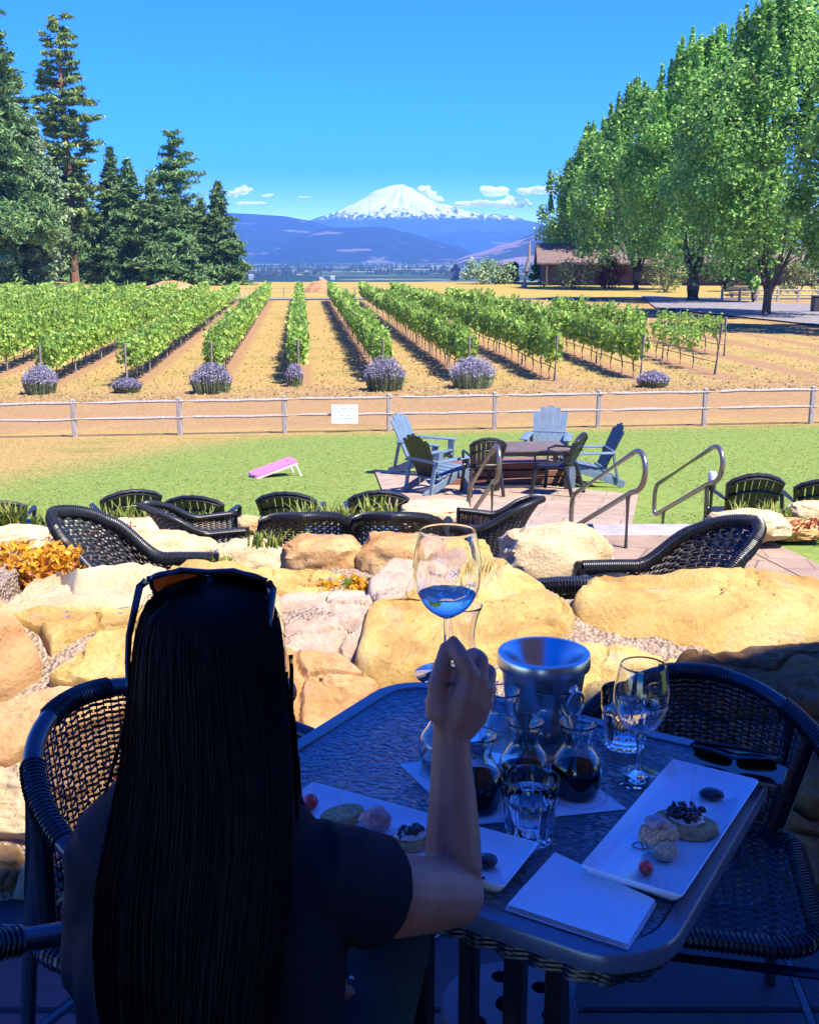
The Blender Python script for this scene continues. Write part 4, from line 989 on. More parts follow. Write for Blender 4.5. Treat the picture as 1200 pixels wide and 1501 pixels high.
# ---- wicker armchairs (front +Y)
def weave(b, S, nu, nv, h, wid=.86, mi=0, stakes=True):
    def nor(u, v):
        e = .004; a = S(min(1, u + e), v) - S(max(0, u - e), v); c = S(u, min(1, v + e)) - S(u, max(0, v - e)); n_ = a.cross(c); return n_.normalized() if n_.length > 1e-12 else Vector((0, 0, 1))
    for j in range(nv):
        v0 = (j + .5 - wid / 2) / nv; v1 = (j + .5 + wid / 2) / nv
        for i in range(-1, nu):
            u0 = (i + (.5 if j % 2 else 0)) / nu; u1 = u0 + 1.0 / nu
            a, c = max(0, u0), min(1, u1)
            if c - a < .2 / nu: continue
            sg = 1 if (i % 2) == 0 else -1
            vs = []
            for q in range(4):
                u = a + (c - a) * q / 3; n_ = nor(u, (v0 + v1) / 2); hh = h * (1, -0.0, -0.0, 1)[q] * 0 + h * sg * math.sin(PI * ((u - u0) * nu))
                vm = (v0 + v1) / 2
                vs += [S(u, v0) + n_ * hh, S(u, vm) + n_ * (hh + h * .7 * sg), S(u, v1) + n_ * hh]
            k = len(vs) // 3
            b.add(vs, [(q * 3 + r_, q * 3 + 3 + r_, q * 3 + 4 + r_, q * 3 + 1 + r_) for q in range(k - 1) for r_ in (0, 1)], mi)
    if stakes:
        for i in range(nu + 1):
            u = i / nu; pts = [S(u, q / 8) for q in range(9)]; b.tube(pts, h * .55, 4, mi, cap=False)
def braid(b, pts, r, turns, n=10):   # a wrapped roll with visible windings
    b.tube(pts, r * .95, n)
    L_ = [0.0]
    for p, q in zip(pts, pts[1:]): L_.append(L_[-1] + (q - p).length)
    for st in range(turns):
        s0 = L_[-1] * (st + .5) / turns; i = max(k for k in range(len(L_)) if L_[k] <= s0); i = min(i, len(pts) - 2)
        t_ = (s0 - L_[i]) / max(1e-6, L_[i + 1] - L_[i]); c = pts[i].lerp(pts[i + 1], t_); d = (pts[i + 1] - pts[i]).normalized(); a, bb = frame(d); w_ = L_[-1] / turns * .52
        ring = [c + a * math.cos(2 * PI * q / 9) * r + bb * math.sin(2 * PI * q / 9) * r + d * (w_ * .55 * math.cos(2 * PI * q / 9)) for q in range(9)]
        b.tube(ring, w_ * .5, 5, closed=True)
def wicker(cush=False):
    r = thing('wicker_armchair', 'x', 'armchair'); P_ = M['black_wicker']
    # U from left arm front around the back to the right arm front
    def plan(u):
        s = (u - .5) * 2; a = abs(s)
        if a > .52: t_ = (a - .52) / .48; x = .30 + .03 * t_; y = -.10 + .40 * t_
        else:
            th = a / .52 * PI / 2; x = .30 * math.sin(th); y = -.10 - .26 * math.cos(th)
        return math.copysign(x, s) if s else 0.0, y
    def topz(u):
        a = abs(u - .5) * 2; t_ = max(0, min(1, (a - .26) / .36)); t_ = t_ * t_ * (3 - 2 * t_); return .95 * (1 - t_) + .72 * t_ - .07 * (a / .3) ** 2 * (1 if a < .3 else (.3 / max(a, .3)) ** 3)
    def S(u, v):
        x, y = plan(u); zt = topz(u); z = .34 + (zt - .34) * v; a = abs(u - .5) * 2; lean = max(0, 1 - a / .6)
        return Vector((x * (1 + .10 * v * lean), y - .22 * lean * v * v - .02 * v, z))
    b = MB(); weave(b, S, 64, 28, .0055, .97); b.build('woven_back', P_, r)
    b = MB(); rim = [S(i / 70, 1.0) for i in range(71)]; braid(b, rim, .034, 180); b.build('rolled_rim', P_, r)
    for s_ in (-1, 1):   # fronts of the arms
        b = MB(); S2 = lambda u, v, s_=s_: Vector((s_ * (.335 - .03 * u - .02), .30 + .012 * u, .05 + .53 * v)) if False else Vector((s_ * (.33 - .075 * u), .30, .05 + .65 * v))
        weave(b, S2, 4, 20, .005); b.tube([(s_ * .33, .30, .73), (s_ * .33, .30, .02)], .018, 8); b.build('arm_front', P_, r)
    b = MB(); S3 = lambda u, v: Vector(((u - .5) * .60, -.30 + .62 * v, .40)); weave(b, S3, 18, 22, .005); b.build('seat', P_, r)
    b = MB()
    def apr(u, v): x, y = plan(u); return Vector((x, y, .05 + .30 * v))
    weave(b, apr, 40, 9, .005); b.build('apron', P_, r)
    for x, y in ((-.3, .29), (.3, .29), (-.24, -.28), (.24, -.28)): b = MB(); b.tube([(x, y, .1), (x, y, 0)], .018, 8); b.build('leg', P_, r)
    return r
wk0 = wicker(); GWK = 'black wicker armchairs on the middle terrace'
wspec = [((210, 741), 5.0, -104, 'large black wicker armchair at the far left, facing right', .80, 0), ((300, 731), 6.9, -72, 'smaller black wicker armchair between the fan-backed chairs, facing right', .72, .1), ((437, 742), 5.9, 4, 'black wicker chair back directly left of the blue patch, seen from behind', .84, .46),
         ((586, 742), 5.9, -4, 'black wicker chair back just left of the raised wine glass', .84, .46), ((706, 722), 6.9, 74, 'black wicker armchair facing left, right of the raised glass', .68, .1), ((818, 826), 3.95, 12, 'black wicker chair back low between the boulders on the right', .92, .48), ((966, 758), 4.95, 106, 'largest black wicker armchair on the right, facing left', .88, 0)]
for i, ((px, top), Y, rz, lab, s, dy) in enumerate(wspec):
    o = wk0 if i == 0 else copy_tree(wk0); q = at_y(px, top, Y); hh = q.z - T0; k = hh / 1.02
    place(o, (q.x, Y + dy, T0 + .004), R(rz), lab, GWK, (s, s, min(1.15, max(.5, k))))
def lowtable(px, py, Y, z, lab, mat, w_=.5):
    q = at_y(px, py, Y); t_ = thing('side_table', lab, 'side table', (q.x, Y, T0 + .004)); b = MB(); b.box((0, 0, z), (w_, w_, .025), bev=.008); b.build('tabletop', mat, t_)
    for sx_ in (-1, 1):
        for sy in (-1, 1): b = MB(); b.bar((sx_ * w_ * .42, sy * w_ * .42, z - .01), (sx_ * w_ * .45, sy * w_ * .45, 0), .03, .03); b.build('leg', M['black_plastic'], t_)
lowtable(513, 792, 6.5, .46, 'low table with blue-grey top between the two wicker backs', plain('table_blue', (.10, .18, .32), .3), .6)
lowtable(897, 868, 4.75, .40, 'low pale-topped table between the two right wicker chairs', plain('table_pale', (.7, .7, .72), .4), .42)
# ================================================================ THE BOULDER WALL AND ITS PLANTS
WP = [(2.40, -.05), (2.50, .08), (2.62, .20), (2.90, .36), (3.2, .46), (3.9, .47), (4.35, .38), (4.5, -.63)]
def WZ(x, y):
    yb = 4.4 - 1.0 * max(0, min(1, (x - .24) / .10)) - 1.0 * max(0, min(1, (x + 1.45) / .1, (-.42 - x) / .1))
    if y > yb: return -.63
    if y <= WP[0][0]: return WP[0][1] - (WP[0][0] - y) * 3
    for (a, b), (c, d) in zip(WP, WP[1:]):
        if y <= c: return b + (d - b) * (y - a) / (c - a)
    return -.63
def wall_hit(px, py):
    d = ray(px, py); t = 1.5
    while t < 6:
        p = CAM + d * t
        if p.z < WZ(p.x, p.y): return p
        t += .004
    return CAM + d * 3.6
def wall_n(p):
    e = .12; dz = (WZ(p.x, p.y + e) - WZ(p.x, p.y - e)) / (2 * e); return Vector((0, -dz, 1)).normalized()
YEL = [(0.3, (0.384, 0.208, 0.064)), (0.48, (0.597, 0.396, 0.129)), (0.62, (0.66, 0.479, 0.184)), (0.75, (0.64, 0.521, 0.304))]
ORA = [(0.3, (0.32, 0.146, 0.055)), (0.48, (0.554, 0.302, 0.12)), (0.62, (0.64, 0.417, 0.193)), (0.75, (0.619, 0.479, 0.293))]
PAL = [(0.3, (0.447, 0.292, 0.138)), (0.5, (0.619, 0.458, 0.248)), (0.7, (0.703, 0.573, 0.349))]
PNK = [(0.3, (0.406, 0.26, 0.175)), (0.5, (0.554, 0.406, 0.293)), (0.7, (0.64, 0.5, 0.367))]
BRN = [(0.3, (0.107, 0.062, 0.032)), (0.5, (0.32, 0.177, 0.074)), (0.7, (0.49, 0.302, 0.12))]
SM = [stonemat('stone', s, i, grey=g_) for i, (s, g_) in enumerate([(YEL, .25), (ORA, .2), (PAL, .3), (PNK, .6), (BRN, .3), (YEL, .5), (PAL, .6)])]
wall = thing('boulder_wall', 'low mortared wall of big yellow and orange boulders behind the glass table', 'wall', (0, 3.0, 0))
WO = Vector((0, 3.0, 0))
def resample(P, n):
    L_ = [0]; Q = P + [P[0]]
    for a, b_ in zip(Q, Q[1:]): L_.append(L_[-1] + (b_ - a).length)
    out = []
    for k in range(n):
        s = L_[-1] * k / n; i = max(j for j in range(len(L_)) if L_[j] <= s); i = min(i, len(P) - 1); t_ = (s - L_[i]) / max(1e-9, L_[i + 1] - L_[i]); out.append(Q[i].lerp(Q[i + 1], t_))
    for _ in range(1): out = [(out[k - 1] + out[k] * 2 + out[(k + 1) % n]) / 4 for k in range(n)]
    return out
def wstone(poly, mat, bulge=.05, label=None, seed=0, rough=1.15):
    mx_ = sum(q[0] for q in poly) / len(poly); my_ = sum(q[1] for q in poly) / len(poly)
    P = resample([wall_hit(mx_ + (q[0] - mx_) * 1.085, my_ + (q[1] - my_) * (1.09 if q[1] > my_ else 1.01)) for q in poly], 120); c = sum(P, Vector()) / len(P); n_ = sum((wall_n(p) for p in P), Vector()).normalized()
    rings = [(1.0, -.16), (1.015, -.05), (1.005, .40), (.985, .68), (.96, .84), (.93, .92), (.89, .96)] + [(.84 - .05 * q, .98 + .02 * min(1, q / 4)) for q in range(16)] + [(.05, 1.0)]
    b = MB(); vs = []; K = len(P)
    for ri, (f, hh) in enumerate(rings):
        for p in P:
            q = c + (p - c) * f
            base = q
            if ri > 1:
                s = Vector((q.x * 1.0 + seed * 7.3, q.y, q.z))
                vd = noise.voronoi(s * 3.1 + Vector((noise.noise(s * 5), noise.noise(s * 5 + Vector((4, 4, 4))), 0)) * .5)[0]; ck = vd[1] - vd[0]; s2 = Vector((s.x * 2, s.y * 9, s.z * 16)); co = (vd[0] - .45) * .035 + noise.fractal(s * 3.2, 1, 2, 3) * .028 + noise.fractal(s2 * .9, .7, 2, 5) * .011 + noise.fractal(s * 30, .7, 2, 4) * .006 - (.022 * (1 - ck / .05) if ck < .05 else 0)
                off = bulge * hh + co * rough * min(1, (1.05 - f) * 5 + .25)
            else: off = bulge * hh if ri else -.12
            vs.append(base + n_ * off - WO)
    fs = []
    for r_ in range(len(rings) - 1):
        for k in range(K):
            j = (k + 1) % K; fs.append((r_ * K + k, r_ * K + j, r_ * K + K + j, r_ * K + K + k))
    vs.append(c + n_ * (bulge + .04 * noise.fractal(Vector((c.x + seed * 7.3, c.y, c.z)) * 4.2, 1, 2, 4)) - WO); e = len(vs) - 1; o_ = (len(rings) - 1) * K
    for k in range(K): fs.append((o_ + k, o_ + (k + 1) % K, e))
    b.add(vs, fs); ob = b.build('stone', mat, wall, label=label); ob.data.polygons.foreach_set('use_smooth', [True] * len(ob.data.polygons))
    return ob
S_ = [
 ([(11, 899), (38, 878), (68, 861), (112, 852), (210, 843), (240, 850), (240, 890), (150, 897), (94, 899), (38, 910)], 2, .05, 'pale flat capping stone at the left end'),
 ([(22, 914), (75, 904), (150, 901), (225, 901), (215, 925), (150, 932), (124, 938), (79, 964), (64, 936), (38, 921)], 0, .05, 'flat yellow stone below the pale capping stone'),
 ([(-45, 900), (0, 904), (22, 919), (41, 946), (58, 979), (56, 996), (22, 1022), (-25, 1040), (-60, 1000)], 1, .08, 'round orange boulder at the left edge'),
 ([(112, 985), (158, 942), (225, 930), (240, 1018), (150, 1018), (79, 1008)], 5, .05, None),
 ([(-30, 1052), (35, 1032), (90, 1022), (165, 1024), (190, 1060), (120, 1080), (60, 1100), (20, 1126), (-30, 1122)], 1, .06, None),
 ([(-40, 1130), (12, 1132), (34, 1150), (45, 1185), (62, 1232), (20, 1228), (-40, 1226)], 2, .07, None),
 ([(-40, 1238), (26, 1242), (38, 1270), (22, 1300), (-10, 1312), (-50, 1310)], 4, .06, None),
 ([(38, 1272), (60, 1246), (85, 1285), (105, 1316), (65, 1322), (30, 1316)], 6, .06, 'small grey stone at the foot of the wall on the left'),
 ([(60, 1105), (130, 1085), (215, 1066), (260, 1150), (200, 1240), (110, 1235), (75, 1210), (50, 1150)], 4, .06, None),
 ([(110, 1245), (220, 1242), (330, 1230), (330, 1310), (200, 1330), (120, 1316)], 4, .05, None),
 ([(232, 905), (330, 890), (405, 890), (412, 965), (330, 1000), (245, 1000)], 2, .05, None), ([(250, 852), (330, 846), (396, 849), (400, 884), (330, 886), (250, 890)], 0, .05, None),
 ([(245, 1020), (330, 1006), (415, 975), (425, 1060), (330, 1140), (230, 1060)], 1, .05, None), ([(270, 1160), (430, 1070), (480, 1110), (430, 1210), (340, 1225)], 4, .05, None),
 ([(402, 849), (475, 845), (519, 857), (533, 866), (475, 873), (443, 880), (408, 881)], 0, .04, 'flat yellow capping stone right of the head'),
 ([(410, 887), (475, 878), (541, 873), (543, 899), (530, 961), (507, 967), (419, 963)], 3, .035, 'rough pinkish stone just right of the head'),
 ([(421, 971), (500, 978), (526, 1004), (554, 1032), (500, 1075), (443, 1100), (425, 1061)], 1, .06, 'orange stone with dark pits above the table edge'),
 ([(545, 868), (575, 842), (612, 826), (690, 832), (702, 850), (662, 878), (604, 890), (585, 908), (557, 902), (545, 885)], 3, .06, 'grey-pink weathered stone behind the raised glass'),
 ([(706, 838), (744, 850), (790, 882), (829, 916), (820, 945), (760, 965), (700, 985), (630, 1012), (560, 1030), (532, 985), (548, 915), (588, 914), (612, 894), (668, 882)], 0, .085, 'huge bright yellow boulder in the middle of the wall'),
 ([(505, 1085), (560, 1040), (640, 1018), (720, 990), (790, 968), (800, 1050), (700, 1130), (560, 1160), (470, 1150)], 5, .04, None),
 ([(856, 900), (883, 882), (950, 871), (1033, 878), (1117, 866), (1200, 875), (1290, 885), (1290, 950), (1200, 948), (1108, 953), (1058, 953), (971, 944), (908, 930), (867, 911)], 0, .09, 'long yellow slab capping the right end of the wall'),
 ([(808, 975), (835, 958), (905, 966), (985, 978), (960, 1040), (850, 1090), (800, 1040)], 5, .05, None),
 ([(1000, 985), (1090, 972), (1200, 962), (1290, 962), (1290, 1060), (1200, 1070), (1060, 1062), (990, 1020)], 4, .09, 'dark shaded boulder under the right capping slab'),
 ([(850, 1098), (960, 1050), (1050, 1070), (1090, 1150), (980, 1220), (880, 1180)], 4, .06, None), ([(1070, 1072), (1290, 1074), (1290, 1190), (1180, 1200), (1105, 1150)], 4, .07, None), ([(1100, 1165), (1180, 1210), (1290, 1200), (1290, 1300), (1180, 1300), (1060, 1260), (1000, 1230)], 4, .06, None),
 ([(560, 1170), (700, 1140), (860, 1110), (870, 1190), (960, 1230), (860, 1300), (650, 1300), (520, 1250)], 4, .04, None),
]
for i, (poly, mi, bl, lab) in enumerate(S_): wstone(poly, SM[mi], bl, lab, i)
mortar, t, pb, L = nt('mortar'); tc = N(t, 'ShaderNodeTexCoord'); v = N(t, 'ShaderNodeTexVoronoi', i={'Scale': 75}); L.new(tc.outputs['Object'], v.inputs[0])
n1 = N(t, 'ShaderNodeTexNoise', i={'Scale': 40, 'Detail': 8, 'Roughness': .8}); L.new(tc.outputs['Object'], n1.inputs[0])
r = ramp(t, [(.32, (.08, .05, .035)), (.5, (.30, .22, .155)), (.7, (.44, .35, .26))]); L.new(n1.outputs[0], r.inputs[0]); L.new(r.outputs[0], pb.inputs['Base Color']); pb.inputs['Roughness'].default_value = 1
bp = N(t, 'ShaderNodeBump', i={'Strength': 1, 'Distance': .015}); L.new(v.outputs[0], bp.inputs['Height']); L.new(bp.outputs[0], pb.inputs['Normal'])
b = MB(); yy = [2.36] + list(np.linspace(2.42, 4.48, 60)) + [4.52]
def mf(u, v_):
    x = -3.2 + 6.6 * u; k = v_ * (len(yy) - 1); y = yy[int(round(k))]
    return Vector((x, y, WZ(x, y) + .022 * noise.fractal(Vector((x * 6, y * 6, 1)), 1, 2, 5) + .01)) - WO
b.surf(mf, 240, len(yy)); b.build('mortar', mortar, wall)

def boulder(px, py, wpx, hp, Y, mat, label, dep=.7, seed=0, group='loose boulders edging the terrace', flat=2.6):
    """px,py = middle of the bottom edge"""
    q = at_y(px, py, Y); k = (Y * .973 + .23 * (1.57 - q.z)) / 1600; w_ = wpx * k; h = hp * k / .96; b = MB(); R_ = Matrix.Rotation(seed * 1.3, 3, 'Z'); vs = []
    nu, nv = 60, 34
    def fn(u, v):
        th = 2 * PI * u; ph = PI * (v - .5); d = Vector((math.cos(ph) * math.cos(th), math.cos(ph) * math.sin(th), math.sin(ph)))
        e = 2.0 / flat; s = lambda c: math.copysign(abs(c) ** e, c)
        p = Vector((s(d.x), s(d.y), s(d.z))); s3 = d * 1.3 + Vector((seed * 3.7, seed, 0))
        m = 1 + .18 * noise.fractal(s3, 1, 2, 3) + .05 * noise.ridged_multi_fractal(s3 * 3, .9, 2, 4, 1, 2) - .05 + .025 * noise.fractal(s3 * 9, .8, 2, 4)
        return Vector((p.x * w_ * .5 * m, p.y * w_ * .5 * dep * m, (p.z * .5 * m + .5) * h * 1.0))
    b.surf(fn, nu, nv, closeu=True); o = b.build('boulder', mat); o.data.polygons.foreach_set('use_smooth', [True] * len(o.data.polygons))
    o.location = q + Vector((0, w_ * .5 * dep * .4, -.02)); return tag(o, label, 'boulder', group)
BL = [
 (246, 872, 150, 86, 5.9, 2, 'flat tan boulder behind the far-left wicker arm'), (366, 880, 122, 90, 5.6, 2, 'tan flat-topped boulder just left of the squarish one, behind the head'),
 (474, 856, 122, 74, 3.75, 1, 'squarish orange-tan boulder under the left wicker back'), (588, 858, 128, 78, 3.72, 1, 'orange-tan boulder seen left of and through the raised glass'),
 (672, 846, 100, 58, 3.85, 5, 'yellow boulder seen through and right of the raised glass'), (812, 905, 172, 132, 5.3, 2, 'big pale boulder near the nearest handrail'),
 (28, 806, 100, 36, 7.6, 2, 'tan boulder in the planting at the left edge'), (200, 792, 100, 30, 8.3, 2, 'tan boulder below the yellow daylilies'), (120, 800, 60, 22, 8.0, 4, 'small brown rock between the left boulders'),
 (365, 778, 40, 24, 8.4, 1, 'small orange rock under the fan-backed chairs'), (640, 770, 110, 34, 8.5, 2, 'pale tan rock below the leftmost handrail'), (500, 782, 60, 22, 8.5, 3, 'low pinkish rock between the wicker backs'), (300, 784, 60, 20, 8.4, 1, 'low orange rock right of the daylilies'),
 (1100, 790, 120, 40, 8.0, 2, 'wide tan boulder behind the largest wicker chair'), (1188, 764, 60, 30, 8.6, 2, 'tan boulder at the right edge below the cut-off chair'), (1160, 788, 90, 26, 8.2, 1, 'orange brown rock in the right planting'),
]
for i, (px, py, w_, h, Y, mi, lab) in enumerate(BL): boulder(px, py, w_, h, Y, SM[mi], lab, seed=i + 1)

# ---- plants
def blades(px, py, wpx, hpx_, Y, label, lm=LD, n=90, name='daylily', cat_='plant', wid=.02, group='leafy clumps along the terrace edge'):
    q = at_y(px, py, Y); k = (Y * .973 + .23 * 2) / 1600; w_ = wpx * k; h = hpx_ * k; Vs = []; Fs = []; o_ = 0; root = thing(name, label, cat_, q, 0, group)
    for i in range(n):
        a = Vector(((rng.random() - .5) * w_ * .8, (rng.random() - .5) * w_ * .4, 0)); th = rng.random() * 2 * PI; L_ = h * (.6 + .55 * rng.random()); d = Vector((math.cos(th), math.sin(th), 0)); bend = L_ * (.15 + .5 * rng.random()); s = Vector((-d.y, d.x, 0)) * wid * (.7 + .6 * rng.random())
        P = [a + d * bend * t_ ** 2 + Vector((0, 0, L_ * t_ * (1 - .22 * t_))) for t_ in (0, .4, .75, 1)]; wd = (1, .9, .55, .05)
        for p, w2 in zip(P, wd): Vs += [p - s * w2 * .5, p + s * w2 * .5]
        for r_ in range(3): Fs += [(o_ + r_ * 2, o_ + r_ * 2 + 1, o_ + r_ * 2 + 3), (o_ + r_ * 2, o_ + r_ * 2 + 3, o_ + r_ * 2 + 2)]
        o_ += 8
    np_mesh('leaves', Vs, Fs, lm, root); return root
blades(185, 790, 115, 62, 8.6, 'bright yellow-green daylily clump in front of the left fan-backed chair', n=170)
blades(285, 782, 70, 40, 8.8, 'thin daylily clump under the second fan-backed chair', n=60)
blades(478, 778, 100, 52, 8.7, 'green daylily clump between the two middle fan-backed chairs', n=130)
blades(556, 778, 60, 58, 8.8, 'upright daylily leaves in front of the chair left of the patio', n=60)
blades(1118, 776, 100, 48, 8.5, 'daylily clump before the right lawn chair', n=130); blades(1180, 770, 50, 42, 8.8, 'daylily clump at the right edge', n=60)
blades(10, 780, 60, 60, 8.6, 'green leaf clump at the left edge below the cut-off chair', n=80); blades(70, 778, 60, 40, 8.8, 'short leaf clump left of the far-left wicker chair', n=60)
blades(388, 802, 60, 30, 4.5, 'grass tuft against the left wicker back', n=40, wid=.012, name='grass_tuft'); blades(440, 798, 40, 22, 4.4, 'small grass tuft on the squarish boulder', n=24, wid=.01, name='grass_tuft'); blades(322, 832, 44, 24, 5.2, 'yellow-green weed behind the sunglasses', n=60, wid=.012, name='weed'); blades(618, 780, 30, 34, 8.4, 'grass tuft below the leftmost handrail', n=30, name='grass_tuft', wid=.014)
def sedum(px, py, wpx, hpx_, Y, lm, lf, label, n=420):
    q = at_y(px, py, Y); k = (Y * .973 + .23 * 1.2) / 1600; w_ = wpx * k; h = hpx_ * k; root = thing('sedum_plant', label, 'plant', q, 0, 'red and yellow sedum on the left of the wall'); b = MB()
    Ps = []; Fp = []
    for i in range(int(n / 7)):
        a = Vector(((rng.random() - .5) * w_, (rng.random() - .5) * w_ * .5, -.03)); tp = a + Vector((rng.normal() * .03, rng.normal() * .03, h * (.55 + .5 * rng.random()))); b.tube([a, (a + tp) / 2 + Vector((rng.normal() * .01, 0, 0)), tp], [.004, .003, .003], 4)
        kk = rng.random((9, 1)); Ps.append(np.array(a)[None] + (np.array(tp) - np.array(a))[None] * kk + rng.normal(size=(9, 3)) * .012); Fp.append(np.array(tp)[None] + rng.normal(size=(12, 3)) * np.array([.022, .022, .006]))
    V, F = leaf_faces(np.concatenate(Ps), .03, None, .6); np_mesh('leaves', V, F, lm, root); V, F = leaf_faces(np.concatenate(Fp), .022, None, .9); np_mesh('flowers', V, F, lf, root); b.build('stem', LS, root)
sedum(18, 868, 80, 60, 3.85, LS, LSY, 'red-stemmed sedum with yellow flower heads at the left edge', 500); sedum(66, 862, 56, 62, 3.95, LS, LSY, 'red and orange sedum under the far-left wicker chair', 380); sedum(55, 838, 110, 46, 4.15, LS, LSY, 'orange sedum patch behind the front ones at left', 480); sedum(160, 800, 60, 36, 7.4, LS, LS, 'pinkish red sedum stems beside the left wicker chair', 240)
sedum(516, 868, 44, 26, 3.55, LG, LSY, 'low yellow stonecrop in the gap right of the squarish boulder', 320)
sedum(1180, 782, 70, 24, 8.2, LS, LS, 'rust red ground plant in the right planting', 300)
# ================================================================ THE TABLE AND WHAT STANDS ON IT
TU = Vector((.86, -.51, 0)); TV = Vector((.51, .86, 0)); TC = Vector((.139, 1.635, 0)); TA = math.atan2(TU.y, TU.x); TZ = .72
tb = thing('glass_table', 'patio table with hammered glass top and blue-grey metal rim', 'table', TC, TA)
def rrect(hx, hy, r, n=8):
    out = []
    for cx, cy_, a0 in ((hx - r, hy - r, 0), (-hx + r, hy - r, 90), (-hx + r, -hy + r, 180), (hx - r, -hy + r, 270)):
        for i in range(n + 1):
            a = R(a0 + 90 * i / n); out.append((cx + r * math.cos(a), cy_ + r * math.sin(a)))
    return out
gm, t, gb, L = nt('hammered_glass'); t.nodes.remove(gb); gg = N(t, 'ShaderNodeBsdfGlass', i={'Color': (.62, .70, .78, 1), 'Roughness': .05, 'IOR': 1.75})
tc = N(t, 'ShaderNodeTexCoord'); mp = N(t, 'ShaderNodeMapping', i={'Scale': (1, 1.5, 1), 'Rotation': (0, 0, -TA)}); L.new(tc.outputs['Object'], mp.inputs[0]); vo = N(t, 'ShaderNodeTexVoronoi', feature='SMOOTH_F1', i={'Scale': 82, 'Smoothness': .6}); L.new(mp.outputs[0], vo.inputs[0])
nz = N(t, 'ShaderNodeTexNoise', i={'Scale': 70, 'Detail': 2}); L.new(mp.outputs[0], nz.inputs[0]); ad = N(t, 'ShaderNodeMath', operation='MULTIPLY_ADD', i={1: .8}); L.new(nz.outputs[0], ad.inputs[0]); L.new(vo.outputs[0], ad.inputs[2])
bp = N(t, 'ShaderNodeBump', i={'Strength': .8, 'Distance': .005}); L.new(ad.outputs[0], bp.inputs['Height']); L.new(bp.outputs[0], gg.inputs['Normal']); df_ = N(t, 'ShaderNodeBsdfDiffuse', i={'Color': (.55, .60, .64, 1)}); L.new(bp.outputs[0], df_.inputs['Normal']); mxg = N(t, 'ShaderNodeMixShader', i={0: .13}); L.new(gg.outputs[0], mxg.inputs[1]); L.new(df_.outputs[0], mxg.inputs[2]); L.new(mxg.outputs[0], t.nodes['Material Output'].inputs[0])
rimm = plain('rim_paint', (.10, .13, .18), .25, metal=.3, var=.08, spec=.6)
b = MB(); b.prism(rrect(.352, .307, .085), TZ - .006, TZ); b.build('glass_top', gm, tb)
def ringprism(b, outer, inner, z0, z1, bev=.004):
    n = len(outer); vs = []; lv = [(outer, z0), (outer, z1 - bev), ([(p[0] * .994, p[1] * .994) for p in outer], z1), ([(p[0] * 1.006, p[1] * 1.006) for p in inner], z1), (inner, z1 - bev), (inner, z0)]
    for P, z in lv: vs += [(p[0], p[1], z) for p in P]
    fs = []
    for k in range(6):
        k2 = (k + 1) % 6
        for i in range(n): j = (i + 1) % n; fs.append((k * n + i, k * n + j, k2 * n + j, k2 * n + i))
    b.add(vs, fs)
b = MB(); ringprism(b, rrect(.383, .338, .108), rrect(.3545, .3095, .087), TZ - .022, TZ + .003); b.build('rim', rimm, tb)
b = MB(); o_ = rrect(.374, .329, .10, 6); o_ = o_ + [o_[0]]
LL = [0]
for p, q in zip(o_, o_[1:]): LL.append(LL[-1] + math.hypot(q[0] - p[0], q[1] - p[1]))
def per(u):
    s = u * LL[-1]; i = min(max(k for k in range(len(LL)) if LL[k] <= s + 1e-9), len(o_) - 2); t_ = (s - LL[i]) / max(1e-9, LL[i + 1] - LL[i]); return (o_[i][0] + (o_[i + 1][0] - o_[i][0]) * t_, o_[i][1] + (o_[i + 1][1] - o_[i][1]) * t_)
def sk(u, v): p = per(u); k = 1 - .04 * (1 - v); return Vector((p[0] * k, p[1] * k, TZ - .058 + .035 * v))
weave(b, sk, 110, 7, .003, .98); sk2 = lambda u, v: sk(u, v) * .985 + Vector((0, 0, .015 * (TZ - .05))); b.surf(lambda u, v: Vector((sk(u, v).x * .985, sk(u, v).y * .985, sk(u, v).z)), 120, 3); b.build('woven_skirt', M['rattan'], tb)
for ax, ay in ((-.085, -.085), (.085, -.085), (-.085, .085), (.085, .085)):
    b = MB(); b.box((ax, ay, .365), (.032, .032, .68), bev=.004); b.build('leg', M['black_plastic'], tb)
b = MB()
for a in (45, 135): 
    d = Vector((math.cos(R(a)), math.sin(R(a)), 0)); b.bar(d * -.40 + Vector((0, 0, .69)), d * .40 + Vector((0, 0, .69)), .03, .02)
b.build('cross_bar', M['black_plastic'], tb)
for k in range(4):
    a = R(45 + 90 * k); d = Vector((math.cos(a), math.sin(a), 0)); b = MB(); b.tube([d * .11 + Vector((0, 0, .10)), d * .17 + Vector((0, 0, .115)), d * .215 + Vector((0, 0, .10)), d * .235 + Vector((0, 0, .05)), d * .24], .016, 8); b.build('foot', M['black_plastic'], tb)
# parasol base: a disc pierced by holes
pb_ = thing('parasol_base', 'round grey disc base pierced by round holes under the table', 'base', (.197, 1.87, 0), .3)
hol = [(0, 0, .028)] + [(.085 * math.cos(R(60 * k + 20)), .085 * math.sin(R(60 * k + 20)), .019) for k in range(6)]
